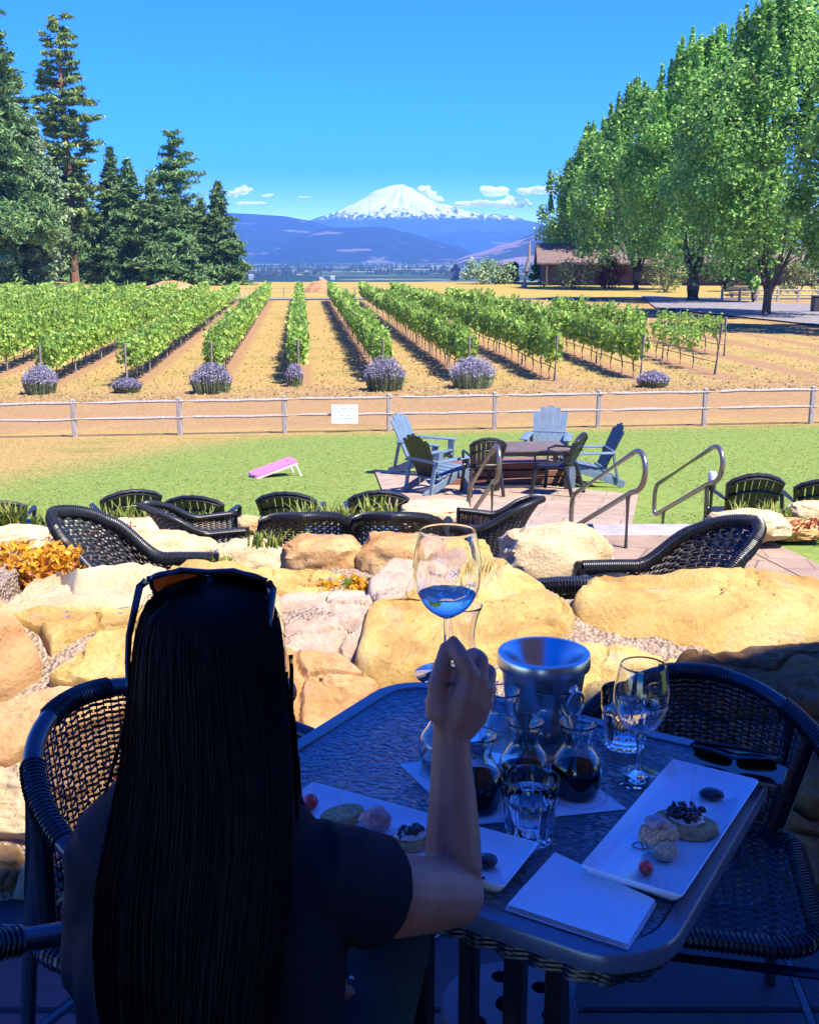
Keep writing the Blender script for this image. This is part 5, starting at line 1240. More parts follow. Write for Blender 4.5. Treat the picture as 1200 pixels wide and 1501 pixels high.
# disc surface as a fine grid of rings with holes cut by skipping cells
b = MB(); nr, na = 44, 180; Rd = .135; vs = []; idx = {}
def inhole(x, y): return any((x - hx_) ** 2 + (y - hy_) ** 2 < r_ * r_ for hx_, hy_, r_ in hol)
for lev, z in ((0, .13), (1, .095)):
    for i in range(nr + 1):
        for k in range(na):
            r_ = Rd * i / nr; x, y = r_ * math.cos(2 * PI * k / na), r_ * math.sin(2 * PI * k / na)
            for hx_, hy_, hr in hol:   # pull grid points onto the hole rims
                dd = math.hypot(x - hx_, y - hy_)
                if abs(dd - hr) < .0022 and dd > 1e-6: x, y = hx_ + (x - hx_) * hr / dd, hy_ + (y - hy_) * hr / dd
            idx[(lev, i, k)] = len(vs); vs.append((x, y, z - (.006 if i == nr and lev == 0 else 0)))
fs = []; edge = {}
for i in range(nr):
    for k in range(na):
        j = (k + 1) % na; rm = Rd * (i + .5) / nr; am = 2 * PI * (k + .5) / na
        if inhole(rm * math.cos(am), rm * math.sin(am)): continue
        q = [(i, k), (i + 1, k), (i + 1, j), (i, j)]
        fs.append(tuple(idx[(0,) + c] for c in q)); fs.append(tuple(idx[(1,) + c] for c in reversed(q)))
        for e1, e2 in zip(q, q[1:] + q[:1]): edge[(e1, e2)] = 1
for (e1, e2) in edge:
    if (e2, e1) not in edge and e1 != e2: fs.append((idx[(0,) + e1], idx[(1,) + e1], idx[(1,) + e2], idx[(0,) + e2]))
b.add(vs, fs); b.build('disc', plain('grey_plastic', (.09, .10, .13), .35, var=.1), pb_, smooth=False)
b = MB(); b.lathe([(.11, 0), (.115, .01), (.112, .094)], 40); b.build('drum', M['black_plastic'], pb_)

def on_table(px, py, z=TZ + .0012): return at_z(px, py, z)
# ---- glasses and carafes
def vessel(name, prof, th, label, cat_, loc, group=None, n=48, rz=0, inner=None, **k):
    r = thing(name, label, cat_, loc, rz, group)
    if inner is None: inner = [(max(0.0, p[0] - th), p[1] + (th * 1.6 if i == 0 else 0)) for i, p in enumerate(prof)]
    P = [(0, prof[0][1])] + prof; lip = [((prof[-1][0] + inner[-1][0]) / 2, prof[-1][1] + th * .45)]
    b = MB(); b.lathe(P + lip + inner[::-1] + [(0, inner[0][1])], n, **k); b.build('glass', M['glass'], r); return r
def liquid(r, prof, th, z0, z1, mat, n=48):
    P = []; k = 26
    def rad(z):
        for (a, za), (c, zc) in zip(prof, prof[1:]):
            if za <= z <= zc: return a + (c - a) * (z - za) / max(1e-9, zc - za)
        return prof[-1][0]
    zs_ = [z0 + (z1 - z0) * i / k for i in range(k + 1)]
    P = [(0, z0)] + [(max(.001, rad(z) - th), z) for z in zs_] + [(0, z1)]
    b = MB(); b.lathe(P, n); b.build('liquid', mat, r)
def smoothprof(P, m=4):
    out = []
    for i in range(len(P) - 1):
        p0 = P[max(0, i - 1)]; p1 = P[i]; p2 = P[i + 1]; p3 = P[min(len(P) - 1, i + 2)]
        for k in range(m):
            t_ = k / m; out.append(tuple(.5 * (2 * p1[c] + (p2[c] - p0[c]) * t_ + (2 * p0[c] - 5 * p1[c] + 4 * p2[c] - p3[c]) * t_ * t_ + (3 * p1[c] - p0[c] - 3 * p2[c] + p3[c]) * t_ ** 3) for c in (0, 1)))
    return out + [P[-1]]
CP = smoothprof([(.033, 0), (.037, .006), (.0405, .03), (.041, .044), (.0375, .060), (.0275, .076), (.0215, .089), (.0225, .101), (.0305, .123)])
GC = 'small tasting carafes on the paper mat'
for (px, py, mat, zl, lab) in [(843, 1163, 'red_wine', .046, 'small carafe of red wine, rightmost, standing clear on the mat'), (767, 1160, 'red_wine', .040, 'small carafe of red wine right behind the near water tumbler'),
                               (699, 1183, 'red_wine', .050, 'small carafe of red wine partly hidden by the raised forearm'), (735, 1110, 'white_wine', .026, 'small carafe of pale wine left of the steel bucket front'),
                               (805, 1106, 'white_wine', .030, 'small carafe of pale wine in front of the bucket ring handle'), (648, 1128, 'white_wine', .030, 'small carafe of pale wine hidden behind the forearm')]:
    p = on_table(px, py, TZ + .0024); r_ = vessel('wine_carafe', CP, .0018, lab, 'carafe', p, GC); liquid(r_, CP, .0021, .0045, zl, M[mat])
WPf = smoothprof([(.040, 0), (.048, .008), (.052, .05), (.050, .10), (.038, .14), (.026, .175), (.0235, .20), (.028, .225), (.036, .247)])
p = Vector((.093, 1.83, TZ + .0012)); r_ = vessel('water_carafe', WPf, .0025, 'tall clear water carafe behind the raised hand', 'carafe', p); liquid(r_, WPf, .0029, .006, .07, M['water'])
# tumblers, fluted below
TP = [(.033, 0), (.034, .004), (.0355, .012), (.038, .04), (.0400, .062), (.0418, .066), (.043, .098)]
def tumbler(loc, lab, s=1.0):
    r = thing('water_tumbler', lab, 'tumbler', loc, 0, 'faceted water tumblers'); am = [.0, .002, .003, .003, .0018, 0, 0]
    P = [(0, 0, 0)] + [(q[0] * s, q[1] * s, a * s) for q, a in zip(TP, am)] + [(.0422 * s, .0992 * s, 0), (.0412 * s, .098 * s, 0), (.0395 * s, .062 * s, 0), (.036 * s, .03 * s, 0), (.032 * s, .011 * s, 0), (.028 * s, .009 * s, 0), (0, .009 * s, 0)]
    b = MB(); b.lathe(P, 180, flute=14); b.build('glass', M['glass'], r)
    b = MB(); b.lathe([(0, .0093 * s), (.0277 * s, .0093 * s), (.0317 * s, .0113 * s), (.0357 * s, .0303 * s), (.0391 * s, .0618 * s), (.0398 * s, .072 * s), (0, .072 * s)], 64); b.build('liquid', M['water'], r); return r
tumbler(on_table(775, 1229), 'faceted tumbler of water nearest the camera, at the mat edge'); tumbler(on_table(915, 1092), 'faceted tumbler of water behind the empty wine glass', 1.05)
# wine glasses
BO = smoothprof([(.0045, .078), (.012, .082), (.028, .094), (.040, .115), (.044, .136), (.0435, .155), (.0395, .178), (.0355, .195)])
FO = [(.0405, 0), (.0412, .0022), (.032, .0042), (.014, .007), (.0055, .014), (.0038, .03), (.0036, .06), (.0042, .074)]
def text_on(r, body, size, zc, ang, rad, parent_mat):
    cu = bpy.data.curves.new('lettering', 'FONT'); cu.body = body; cu.size = size; cu.align_x = 'CENTER'; cu.extrude = .00015; ob = bpy.data.objects.new('lt', cu); COL.objects.link(ob)
    me = mesh_from(ob); bpy.data.objects.remove(ob)
    for v in me.vertices:
        z = zc + v.co.y; q = rad(z) + .0004 + v.co.z; a = ang + v.co.x / .043; v.co = Vector((q * math.cos(a), q * math.sin(a), z))
    me.materials.clear(); me.materials.append(parent_mat); o = bpy.data.objects.new('lettering', me); COL.objects.link(o); link_child(o, r); return o
def brad(z):
    for (a, za), (c, zc) in zip(BO, BO[1:]):
        if za <= z <= zc: return a + (c - a) * (z - za) / max(1e-9, zc - za)
    return BO[-1][0]
etch = plain('etched_white', (.8, .8, .78), .8, var=0)
def wineglass(loc, lab, rz, fill=None, face=-PI / 2, s=1.0):
    r = thing('wine_glass', lab, 'wine glass', loc, rz, 'stemmed wine glasses'); th = .0011
    inner = [(max(0, q[0] - th), q[1] + .002 * (1 if i < 5 else 0)) for i, q in enumerate(BO)]; inner[0] = (0, BO[0][1] + .0045)
    b = MB(); b.lathe([(0, 0)] + FO + BO + [(.035, .1957)] + inner[::-1], 64); b.build('glass', M['glass'], r)
    if fill:
        zs_ = [.0835 + (fill - .0835) * i / 14 for i in range(15)]
        def irad(z):
            for (a, za), (c, zc) in zip(inner, inner[1:]):
                if za <= z <= zc: return a + (c - a) * (z - za) / max(1e-9, zc - za)
            return .03
        b = MB(); b.lathe([(0, .0832)] + [(max(.001, irad(z) - .0002), z) for z in zs_] + [(0, fill)], 64); b.build('liquid', M['white_wine'], r)
    text_on(r, 'STAVE & STONE', .0085, .129, face, brad, etch)
    b = MB()   # crossed arrows
    for a in (45, 135):
        d = Vector((math.cos(R(a)), math.sin(R(a)))); P = []
        for q in (-1, -.5, 0, .5, 1):
            u = d * q * .0075; z = .150 + u.y; rr2 = brad(z) + .0004; an = face + u.x / .043; P.append((rr2 * math.cos(an), rr2 * math.sin(an), z))
        b.tube(P, .00045, 4)
    for a in (0, 90, 180, 270):
        u = Vector((math.cos(R(a)), math.sin(R(a)))) * .006; z = .150 + u.y; rr2 = brad(z) + .0004; an = face + u.x / .043; b.ell((rr2 * math.cos(an), rr2 * math.sin(an), z), (.0007, .0007, .0007), 6, 4)
    b.build('emblem', etch, r)
    if s != 1: r.scale = (s, s, s)
    return r
wineglass(on_table(934, 1141), 'empty stemmed wine glass standing on the table by the phone', 0, face=-PI / 2 + .25, s=1.03)
GLX, GLY, GLZ = .048, 1.335, 1.036
held = wineglass((GLX, GLY, GLZ), 'stemmed wine glass raised in the hand, with a little white wine', 0, fill=.111, face=-PI / 2 + .2)
# ice bucket
bk = thing('wine_bucket', 'brushed steel spittoon bucket with funnel top behind the carafes', 'bucket', (.236, 1.81, TZ + .0012))
b = MB(); b.lathe([(0, 0), (.054, 0), (.057, .004), (.0750, .148), (.0740, .149), (.0730, .147), (.0525, .006), (0, .006)], 56); b.build('body', M['steel'], bk)
b = MB(); b.lathe([(.0735, .143), (.081, .1435), (.082, .147), (.082, .164), (.080, .168), (.071, .169), (.067, .164), (.058, .146), (.046, .124), (.030, .106), (.016, .098), (.012, .096), (.012, .092), (.0725, .141)], 56, closed=True); b.build('funnel_rim', M['steel'], bk)
b = MB(); b.lathe([(0, 0), (.010, 0), (.011, .006), (.007, .012), (0, .014)], 16, M=Matrix.Translation((.0415, -.052, .118)) @ Vector((.62, -.78, 0)).to_track_quat('Z', 'Y').to_matrix().to_4x4()); b.build('knob', M['steel'], bk)
b = MB(); c = Vector((.049, -.061, .095)); s_ = Vector((.78, .62, 0)); b.tube([c + s_ * .02 * math.cos(2 * PI * i / 28) + Vector((0, 0, .022 * math.sin(2 * PI * i / 28))) for i in range(28)], .0025, 6, closed=True); b.build('ring_handle', M['steel'], bk)
# tasting mat
mt_ = [Vector((-.017, 1.715, 0)), Vector((.083, 1.508, 0)), Vector((.341, 1.560, 0)), Vector((.241, 1.772, 0))]
b = MB(); b.prism([(q.x, q.y) for q in mt_], TZ + .0008, TZ + .0018); mo = b.build('tasting_mat', M['paper'], smooth=False); tag(mo, 'white paper tasting mat with printed rings under the carafes', 'mat')
b = MB()
for px, py in ((843, 1163), (767, 1160), (699, 1183), (735, 1110), (805, 1106), (648, 1128)):
    c = on_table(px + 6, py + 4); n_ = 40; vs = []
    for rr2 in (.0435, .0445): vs += [(c.x + rr2 * math.cos(2 * PI * i / n_), c.y + rr2 * math.sin(2 * PI * i / n_), TZ + .0021) for i in range(n_)]
    b.add(vs, [(i, (i + 1) % n_, n_ + (i + 1) % n_, n_ + i) for i in range(n_)])
b.build('printed_rings', plain('grey_ink', (.25, .25, .27), .8), mo)
# plates
def plate(c, ang, lab, hx=.19, hy=.07):
    r = thing('serving_plate', lab, 'plate', (c[0], c[1], TZ + .0015), ang, 'white rectangular plates'); b = MB(); n = 4
    lv = [(.72, .0), (.80, .003), (.90, .011), (1.0, .0215), (1.0, .0235), (.985, .0245), (.93, .0195), (.84, .0125), (.78, .0095)]
    base = rrect(hx, hy, .006, n); K = len(base); vs = []
    for s_, z in lv: ins = hy * (1 - s_); vs += [((p[0]) * (hx - ins) / hx, p[1] * (hy - ins) / hy, z) for p in base]
    fs = [(k * K + i, k * K + (i + 1) % K, k * K + K + (i + 1) % K, k * K + K + i) for k in range(len(lv) - 1) for i in range(K)]
    fs += [tuple(range(K - 1, -1, -1)), tuple(range((len(lv) - 1) * K, len(lv) * K))]
    b.add(vs, fs); b.build('dish', M['white'], r); return r
PR = plate((.400, 1.485), math.atan2(.85, .53), 'white rectangular plate of appetizers on the right, beside the napkin', .193, .072)
PL = plate((-.015, 1.455), math.atan2(-.478, .878), 'white rectangular plate of appetizers behind the raised elbow', .195, .064)
PZ_ = TZ + .0015 + .0098
# food
red = plain('tomato', (.75, .03, .015), .2, var=.1, coat=.4); choc = plain('chocolate', (.02, .012, .012), .22, var=.2, coat=.3); bread = plain('toast', (.62, .34, .13), .85, var=.4, scale=120, bump=.8, bscale=200); fig = plain('fig_jam', (.045, .014, .02), .25, var=.5, scale=150, coat=.4)
cheese = plain('soft_cheese', (.62, .56, .48), .6, var=.12, scale=100); herb = plain('speckled_terrine', (.66, .40, .24), .7, var=.6, scale=420, bump=.6, bscale=300); ham = plain('pink_ham', (.66, .30, .24), .5, var=.25, scale=90, bump=.4, bscale=160); wood_ = plain('toothpick', (.62, .48, .30), .7); sauce = plain('balsamic', (.015, .006, .008), .15)
def food(name, lab, px, py, parts, cat_, group=None, rz=0, z=None, s=1.0):
    p = at_z(px, py, z if z is not None else PZ_); r = thing(name, lab, cat_, (p.x, p.y, (z if z is not None else PZ_) + .0004), rz, group)
    for nm, bb, mat in parts: bb.build(nm, mat, r)
    r.scale = (s, s, s); return r
def lump(c, r, seed, amp=.2, n=22):
    b = MB(); c = Vector(c)
    def fn(u, v):
        d = Vector((math.cos(PI * (v - .5)) * math.cos(2 * PI * u), math.cos(PI * (v - .5)) * math.sin(2 * PI * u), math.sin(PI * (v - .5)))); m = 1 + amp * noise.fractal(d * 2.2 + Vector((seed, seed * 2, 0)), 1, 2, 3)
        return c + Vector((d.x * r[0] * m, d.y * r[1] * m, d.z * r[2] * m))
    b.surf(fn, n, n // 2 + 3, closeu=True); return b
def olives(seed, w=.018):
    b = MB(); rs = random.Random(seed)
    for i in range(46): a = rs.random() * 6.28; q = w * math.sqrt(rs.random()); b.ell((q * math.cos(a), q * math.sin(a) * .8, .017 + rs.random() * .011), (.0032 + rs.random() * .003, .0028 + rs.random() * .002, .0024 + rs.random() * .002), 8, 6, rot=Matrix.Rotation(rs.random() * 3, 3, 'Y'))
    return b
def crostini(seed): b = MB(); b.surf(lambda u, v: Vector(((.034 + .006 * noise.noise(Vector((math.cos(6.28 * u), math.sin(6.28 * u), seed)))) * math.cos(2 * PI * u) * (1, 1.06, 1.06, 1, .8, 0)[int(round(v * 5))], .022 * math.sin(2 * PI * u) * (1, 1.06, 1.06, 1, .8, 0)[int(round(v * 5))], (0, .002, .011, .014, .0145, .0145)[int(round(v * 5))])), 40, 6, closeu=True); return b
def pick(a, c): b = MB(); b.tube([a, c], [.0011, .0008], 6); return b
food('cherry_tomato', 'glossy red cherry tomato at the near end of the right plate', 946, 1283, [('flesh', lump((0, 0, .0105), (.0105, .0105, .0105), 1, .12), red)], 'tomato', 'red garnish tomatoes')
food('terrine_roll', 'speckled beige terrine roll between the tomato and the toast', 966, 1252, [('terrine', lump((0, .008, .019), (.021, .015, .017), 3, .30, 40), herb), ('base', lump((.003, -.012, .010), (.014, .011, .0105), 5, .2), herb), ('topping', lump((-.004, .008, .0345), (.012, .010, .006), 8, .3), plain('ham_shred', (.42, .30, .30), .5, var=.3, scale=200))], 'appetizer', s=1.3)
food('fig_crostini', 'toast topped with dark fig jam on the right plate', 1003, 1218, [('toast', crostini(2), bread), ('cheese', lump((0, 0, .0165), (.021, .016, .005), 4, .2), cheese), ('topping', olives(4, .019), fig)], 'toast', 'toasts with dark topping', rz=-.5, s=1.3)
q = at_z(1012, 1196, PZ_); tp = MB(); tp.tube([(0, 0, 0), (.004, .003, .058)], [.001, .0007], 6); tpo = tp.build('toothpick', wood_); tpo.location = (q.x, q.y, PZ_ + .022); tag(tpo, 'tall thin toothpick stuck upright in the fig toast', 'toothpick', 'toothpicks')
food('chocolate_truffle', 'shiny oval chocolate at the far end of the right plate', 1042, 1172, [('shell', lump((0, 0, .009), (.0195, .0135, .009), 2, .05, 28), choc)], 'chocolate', 'dark oval chocolates', rz=-.25)
b = MB(); c = at_z(941, 1240, PZ_); P = [Vector((c.x + .014 * math.cos(a) * (.5 + .5 * math.sin(a * .5)), c.y + .010 * math.sin(a), PZ_ + .0006)) for a in [i * .35 for i in range(34)]]; b.tube(P, .0009, 5, flat=.5); tag(b.build('sauce_drizzle', sauce), 'thin dark sauce curl drizzled on the right plate', 'sauce', 'sauce on the plates')
b = MB()
for i in range(46):
    c = at_z(955 + rng.normal() * 17, 1299 + rng.normal() * 6, PZ_ + .0006); b.ell(c, (.0006, .0006, .0004), 5, 4)
tag(b.build('paprika_dust', plain('paprika', (.35, .05, .02), .8)), 'sprinkle of red spice dust at the near end of the right plate', 'spice', kind='stuff')
# left plate
food('cherry_tomato', 'red cherry tomato on the left plate beside the dark hair', 455, 1187, [('flesh', lump((0, 0, .0125), (.0125, .0125, .0125), 6, .12), red)], 'tomato', 'red garnish tomatoes')
food('cracker_bite', 'pale cracker with an upright stick, just above the dark sleeve', 502, 1203, [('cracker', crostini(7), bread), ('stick', pick((-.004, 0, .012), (-.003, .002, .052)), plain('pale_stick', (.6, .5, .35), .7))], 'appetizer', rz=.6)
food('ham_roll', 'pink rolled ham bite pinned by a pale pick on the left plate', 550, 1216, [('ham', lump((0, 0, .017), (.024, .017, .017), 9, .28, 30), ham), ('pick', pick((.004, -.008, .02), (.032, -.018, .004)), plain('pale_pick', (.75, .7, .6), .7))], 'appetizer', rz=.1)
food('olive_crostini', 'toast heaped with chopped dark olives left of the forearm', 601, 1240, [('toast', crostini(11), bread), ('filling', lump((0, 0, .018), (.023, .018, .007), 4, .2), cheese), ('topping', olives(14, .02), fig)], 'toast', 'toasts with dark topping', rz=.4)
food('chocolate_truffle', 'round dark chocolate on the left plate right of the forearm', 712, 1271, [('shell', lump((0, 0, .009), (.017, .014, .0095), 7, .05, 28), choc)], 'chocolate', 'dark oval chocolates', rz=.3)
b = MB(); c = at_z(706, 1288, PZ_); b.ell((c.x, c.y, PZ_ + .0008), (.005, .004, .0008), 12, 6); tag(b.build('sauce_drop', sauce), 'small dark sauce drop before the chocolate on the left plate', 'sauce', 'sauce on the plates')
# napkin
nq = [at_z(740, 1332, TZ + .004), at_z(812, 1253, TZ + .004), at_z(962, 1325, TZ + .004), at_z(921, 1392, TZ + .004)]
b = MB()
for l in range(3):
    f = 1 - .012 * l; cN = sum(nq, Vector()) / 4
    def nf(u, v, l=l, f=f):
        p = (nq[0] * (1 - u) + nq[3] * u) * (1 - v) + (nq[1] * (1 - u) + nq[2] * u) * v; p = cN + (p - cN) * f; e = min(u, 1 - u, v, 1 - v)
        z = TZ + .0034 + .0013 * l + .0009 * noise.noise(Vector((u * 5, v * 5, l))) + (.0016 * (1 - min(1, e * 9)) * (l + .3)); return (p.x, p.y, z)
    b.surf(nf, 24, 24)
b.prism([(q.x * .999 + cN.x * .001, q.y * .999 + cN.y * .001) for q in (nq[3], nq[2], nq[1], nq[0])][::-1], TZ + .0012, TZ + .0034); tag(b.build('paper_napkin', M['paper']), 'folded white paper napkin at the near corner of the table', 'napkin')
# phone
pa, pc = at_z(985, 1122, TZ + .004), at_z(1131, 1152, TZ + .004); d = (pc - pa); cph = Vector((.548, 1.682, 0))
ph = thing('mobile_phone', 'dark mobile phone lying under the eyeglasses at the table edge', 'phone', (cph.x, cph.y, TZ + .0045), math.atan2(d.y, d.x))
b = MB(); b.prism(rrect(.078, .038, .011, 6), 0, .009, inset=.001); b.build('body', M['black_plastic'], ph); b = MB(); b.prism(rrect(.0765, .0365, .010, 6), .0091, .0096); b.build('screen', plain('phone_screen', (.01, .012, .016), .06, spec=.6), ph)
# ---- sunglasses
frm = plain('glasses_frame', (.012, .009, .009), .18, var=.2, spec=.6); lens = glassmat('brown_lens', (.20, .12, .09), 1.45)
def shades(name, lab, cat_, W_=.146, folded=False, hgt=.046):
    r = thing(name, lab, cat_); h = hgt / 2; b = MB()
    for s_ in (-1, 1):
        loop = []
        for i in range(40):
            a = 2 * PI * i / 40; c_, q = math.cos(a), math.sin(a); ex = .55; x = s_ * (.036 + .030 * math.copysign(abs(c_) ** ex, c_)); z = h * math.copysign(abs(q) ** ex, q) * (1 - .12 * (1 - c_ * s_ * s_) * .5); loop.append(Vector((x, -.010 * (x / .07) ** 2, z)))
        b.tube(loop, .0032, 7, closed=True)
        L_ = MB(); L_.add([p + Vector((0, y, 0)) for y in (-.0008, .0008) for p in loop], [tuple(range(40))[::-1], tuple(range(40, 80))] + [(i, (i + 1) % 40, 40 + (i + 1) % 40, 40 + i) for i in range(40)]); L_.build('lens', lens, r)
    b.tube([(-.008, 0, .008), (0, .001, .012), (.008, 0, .008)], .003, 7); b.tube([(-.068, -.009, h * .7), (-.03, -.002, h + .002), (0, .001, h * .75), (.03, -.002, h + .002), (.068, -.009, h * .7)], .0035, 7); b.build('frame', frm, r)
    for s_ in (-1, 1):
        b = MB()
        if folded: P = [(s_ * .070, -.010, h * .6), (s_ * .066, -.016 - .003 * s_, h * .55), (s_ * .0, -.018 - .005 * s_, h * .5), (-s_ * .05, -.018 - .004 * s_, h * .35), (-s_ * .066, -.018, .0)]
        else: P = [(s_ * .070, -.010, h * .6), (s_ * W_ / 2, -.018, h * .6), (s_ * W_ / 2, -.08, h * .45), (s_ * (W_ / 2 - .002), -.105, h * .1), (s_ * (W_ / 2 - .004), -.128, -h * .5)]
        b.tube(P, [.0042, .0042, .0036, .0032, .003], 7, flat=1.4); b.build('temple', frm, r)
    return r
eg = shades('sunglasses', 'folded dark eyeglasses lying on the phone at the table edge', 'sunglasses', folded=True, hgt=.03); e1 = at_z(1075, 1126, TZ + .02); place(eg, (e1.x, e1.y, TZ + .0145 + .0172), math.atan2(d.y, d.x) + PI + .05, tilt=(R(-28), 0))

# ================================================================ RATTAN CHAIRS round the table (front +Y)
def rattan():
    r = thing('rattan_chair', 'x', 'chair'); P_ = M['rattan']
    def loopt(u):   # 0..1 from left arm front round the back to right arm front
        a = PI * (u * 1.0); x = -.285 * math.cos(a) if .0 <= u <= 1 else 0
        y = .10 - .36 * math.sin(a) ** .9; z = .655 + .13 * max(0, math.sin(a)) ** 1.3; return Vector((x, y, z))
    pts = [loopt(i / 40) for i in range(41)]
    front = lambda s_: [Vector((s_ * .283, .20, .642)), Vector((s_ * .272, .245, .60)), Vector((s_ * .262, .255, .50)), Vector((s_ * .25, .235, .25)), Vector((s_ * .245, .245, .0))]
    b = MB(); b.tube(pts, .0165, 12); b.build('top_tube', M['tube'], r)
    for k, u in enumerate((.2, .5, .8)):
        b = MB(); seg = [loopt(u + (q - 3) * .028) for q in range(7)]; braid(b, seg, .0195, 22, 10); b.build('tube_wrapping', P_, r)
    for s_ in (-1, 1):
        b = MB(); b.tube([pts[0 if s_ < 0 else -1]] + front(s_), .0155, 10); b.build('leg', M['tube'], r)
        b = MB(); b.tube([loopt(.5 + s_ * .24) + Vector((0, 0, -.012)), (s_ * .185, -.215, .46), (s_ * .20, -.235, .22), (s_ * .215, -.27, 0)], .0135, 10); b.build('leg', M['tube'], r)
    def S(u, v):
        t_ = loopt(.5 + (u - .5) * .60) + Vector((0, 0, -.012)); a = (u - .5) * 2; lo = Vector((.185 * math.sin(a * 1.25) / math.sin(1.25), -.16 - .075 * math.cos(a * 1.3), .455)); return lo.lerp(t_, v) 
    b = MB(); weave(b, S, 34, 30, .0035, .62); b.build('woven_back', P_, r)
    for s_ in (0, 1): b = MB(); braid(b, [S(s_, q / 14) for q in range(15)], .016, 40, 8); b.build('back_edge', P_, r)
    ol = rrect(.225, .215, .09, 6)
    b = MB(); braid(b, [Vector((p[0], p[1] + .01, .435)) for p in ol + [ol[0]]], .019, 150, 8); b.build('seat_edge', P_, r)
    b = MB(); S2 = lambda u, v: Vector(((u - .5) * .42 * (1 - .25 * max(0, abs(v - .5) * 2 - .6)), (v - .5) * .40 + .01, .437)); weave(b, S2, 22, 34, .003, .95); b.build('seat', P_, r)
    b = MB()
    for s_ in (-1, 1): b.tube([(s_ * .20, -.24, .2), (s_ * .25, .235, .2)], .010, 8); b.tube([(s_ * .205, -.2, .42), (s_ * .25, .235, .42)], .010, 8)
    b.tube([(-.25, .24, .40), (.25, .24, .40)], .01, 8); b.tube([(-.2, -.235, .22), (.2, -.235, .22)], .01, 8); b.build('stretcher', M['tube'], r)
    return r
GR = 'rattan armchairs round the glass table'
ra = rattan()
fa = lambda x, y: math.atan2(y, x) - PI / 2
place(ra, (-.375, 1.735, 0), fa(.84, -.42), 'empty dark rattan armchair at left, its woven back toward the wall', GR)
o = copy_tree(ra); place(o, (.55, 1.90, 0), fa(-.20, -.98), 'dark rattan armchair behind the right end of the table', GR, (.93, .95, .92))
o = copy_tree(ra); place(o, (-.345, 1.06, 0), fa(.87, .50), 'rattan armchair under the seated woman, one armrest showing lower left', GR)
# ---- unseen block added behind the camera to shade the table, shaped for the skylight
rf = thing('shade_block', 'unseen tall block added behind the camera to shade the table', 'building', (0, 0, 0))
BH = 9.0; e0 = Vector((.32, 1.43, 2.75)) + SUN * ((BH - 2.75) / SUN.z); e0.z = 0; ed = Vector((1.56, .57, 0)).normalized(); back_ = Vector((ed.y, -ed.x, 0))
A, B_ = e0 - ed * 4.0, e0 + ed * 4.4; C_, D_ = B_ + back_ * 8, A + back_ * 8; up = Vector((0, 0, BH))
b = MB(); b.add([tuple(p + Vector((0, 0, -.7))) for p in (A, B_, C_, D_)] + [tuple(p + up - Vector((0, 0, .2))) for p in (A, B_, C_, D_)], [(3, 2, 1, 0), (4, 5, 6, 7), (0, 1, 5, 4), (1, 2, 6, 5), (2, 3, 7, 6), (3, 0, 4, 7)]); b.build('wall', plain('warm_bounce', (.34, .20, .13), .9, var=.15, scale=1.5, bump=.3), rf)  # face of the added block, coloured warm to bounce light onto the shaded side
b = MB(); b.add([tuple(p + up - Vector((0, 0, .198))) for p in (A, B_, C_, D_)] + [tuple(p + up) for p in (A, B_, C_, D_)], [(3, 2, 1, 0), (4, 5, 6, 7), (0, 1, 5, 4), (1, 2, 6, 5), (2, 3, 7, 6), (3, 0, 4, 7)]); b.build('roof', roofm, rf)  # top slab of the added block
# straws on the floor
for px, py, a, l in ((36, 1358, -.1, .055), (637, 1377, .9, .03), (215, 1300, .4, .03)):
    p = at_z(px, py, .004); b = MB(); b.tube([(-l, 0, 0), (0, .002, .001), (l, 0, 0)], .0022, 6); o = b.build('straw_piece', wood_); o.location = p; o.rotation_euler.z = a
    tag(o, {36: 'pale dry straw lying on the dark floor at far left', 637: 'small pale straw on the floor under the elbow', 215: 'short dry straw at the foot of the wall behind the hair'}[px], 'straw', 'bits of straw on the floor')
# ================================================================ THE WOMAN WITH THE RAISED GLASS
pr = thing('person', 'woman seen from behind with long dark hair, black top, raising a wine glass', 'person', (-.23, 1.1, 0))
PO = Vector((-.23, 1.1, 0))
D = lambda px, py, d: at_d(px, py, d) - PO
def fing(b, pts, r0, r1):
    n = len(pts); P = [Vector(p) for p in pts]; Q = []; Rr = []
    for i in range(n - 1):
        for k in range(4): Q.append(P[i].lerp(P[i + 1], k / 4)); Rr.append(r0 + (r1 - r0) * (i + k / 4) / (n - 1) + (.0006 if k == 0 and i else 0))
    Q.append(P[-1]); Rr.append(r1)
    for _ in range(2): Q = [Q[0]] + [(Q[i - 1] + Q[i] * 2 + Q[i + 1]) / 4 for i in range(1, len(Q) - 1)] + [Q[-1]]
    b.tube(Q, Rr, 12); b.ell(Q[-1], (r1,) * 3, 10, 8); b.ell(Q[0], (r0,) * 3, 10, 8)
b = MB()
# trunk, neck, head
sec = [((0, 0, .46), .15, .115), ((0, -.01, .54), .150, .110), ((0, -.02, .64), .13, .095), ((.005, -.02, .75), .128, .095), ((.01, -.015, .86), .128, .092), ((.012, -.01, .93), .115, .07), ((.013, 0, .985), .065, .052), ((.014, .01, 1.03), .052, .052), ((.014, .025, 1.10), .055, .06)]
def loft(b, sec, n=28):
    vs = []; fs = []
    for c, rx, ry in sec:
        for k in range(n): a = 2 * PI * k / n; vs.append((c[0] + rx * math.cos(a), c[1] + ry * math.sin(a), c[2]))
    for i in range(len(sec) - 1):
        for k in range(n): j = (k + 1) % n; fs.append((i * n + k, i * n + j, i * n + n + j, i * n + n + k))
    fs.append(tuple(range(n - 1, -1, -1))); fs.append(tuple(range((len(sec) - 1) * n, len(sec) * n))); b.add(vs, fs)
loft(b, sec)
HC = Vector((.012, .045, 1.105)); HR = Matrix.Rotation(-.42, 3, 'Z')    # head turned a little to the right
hp = lambda x, y, z: HC + HR @ Vector((x, y, z))
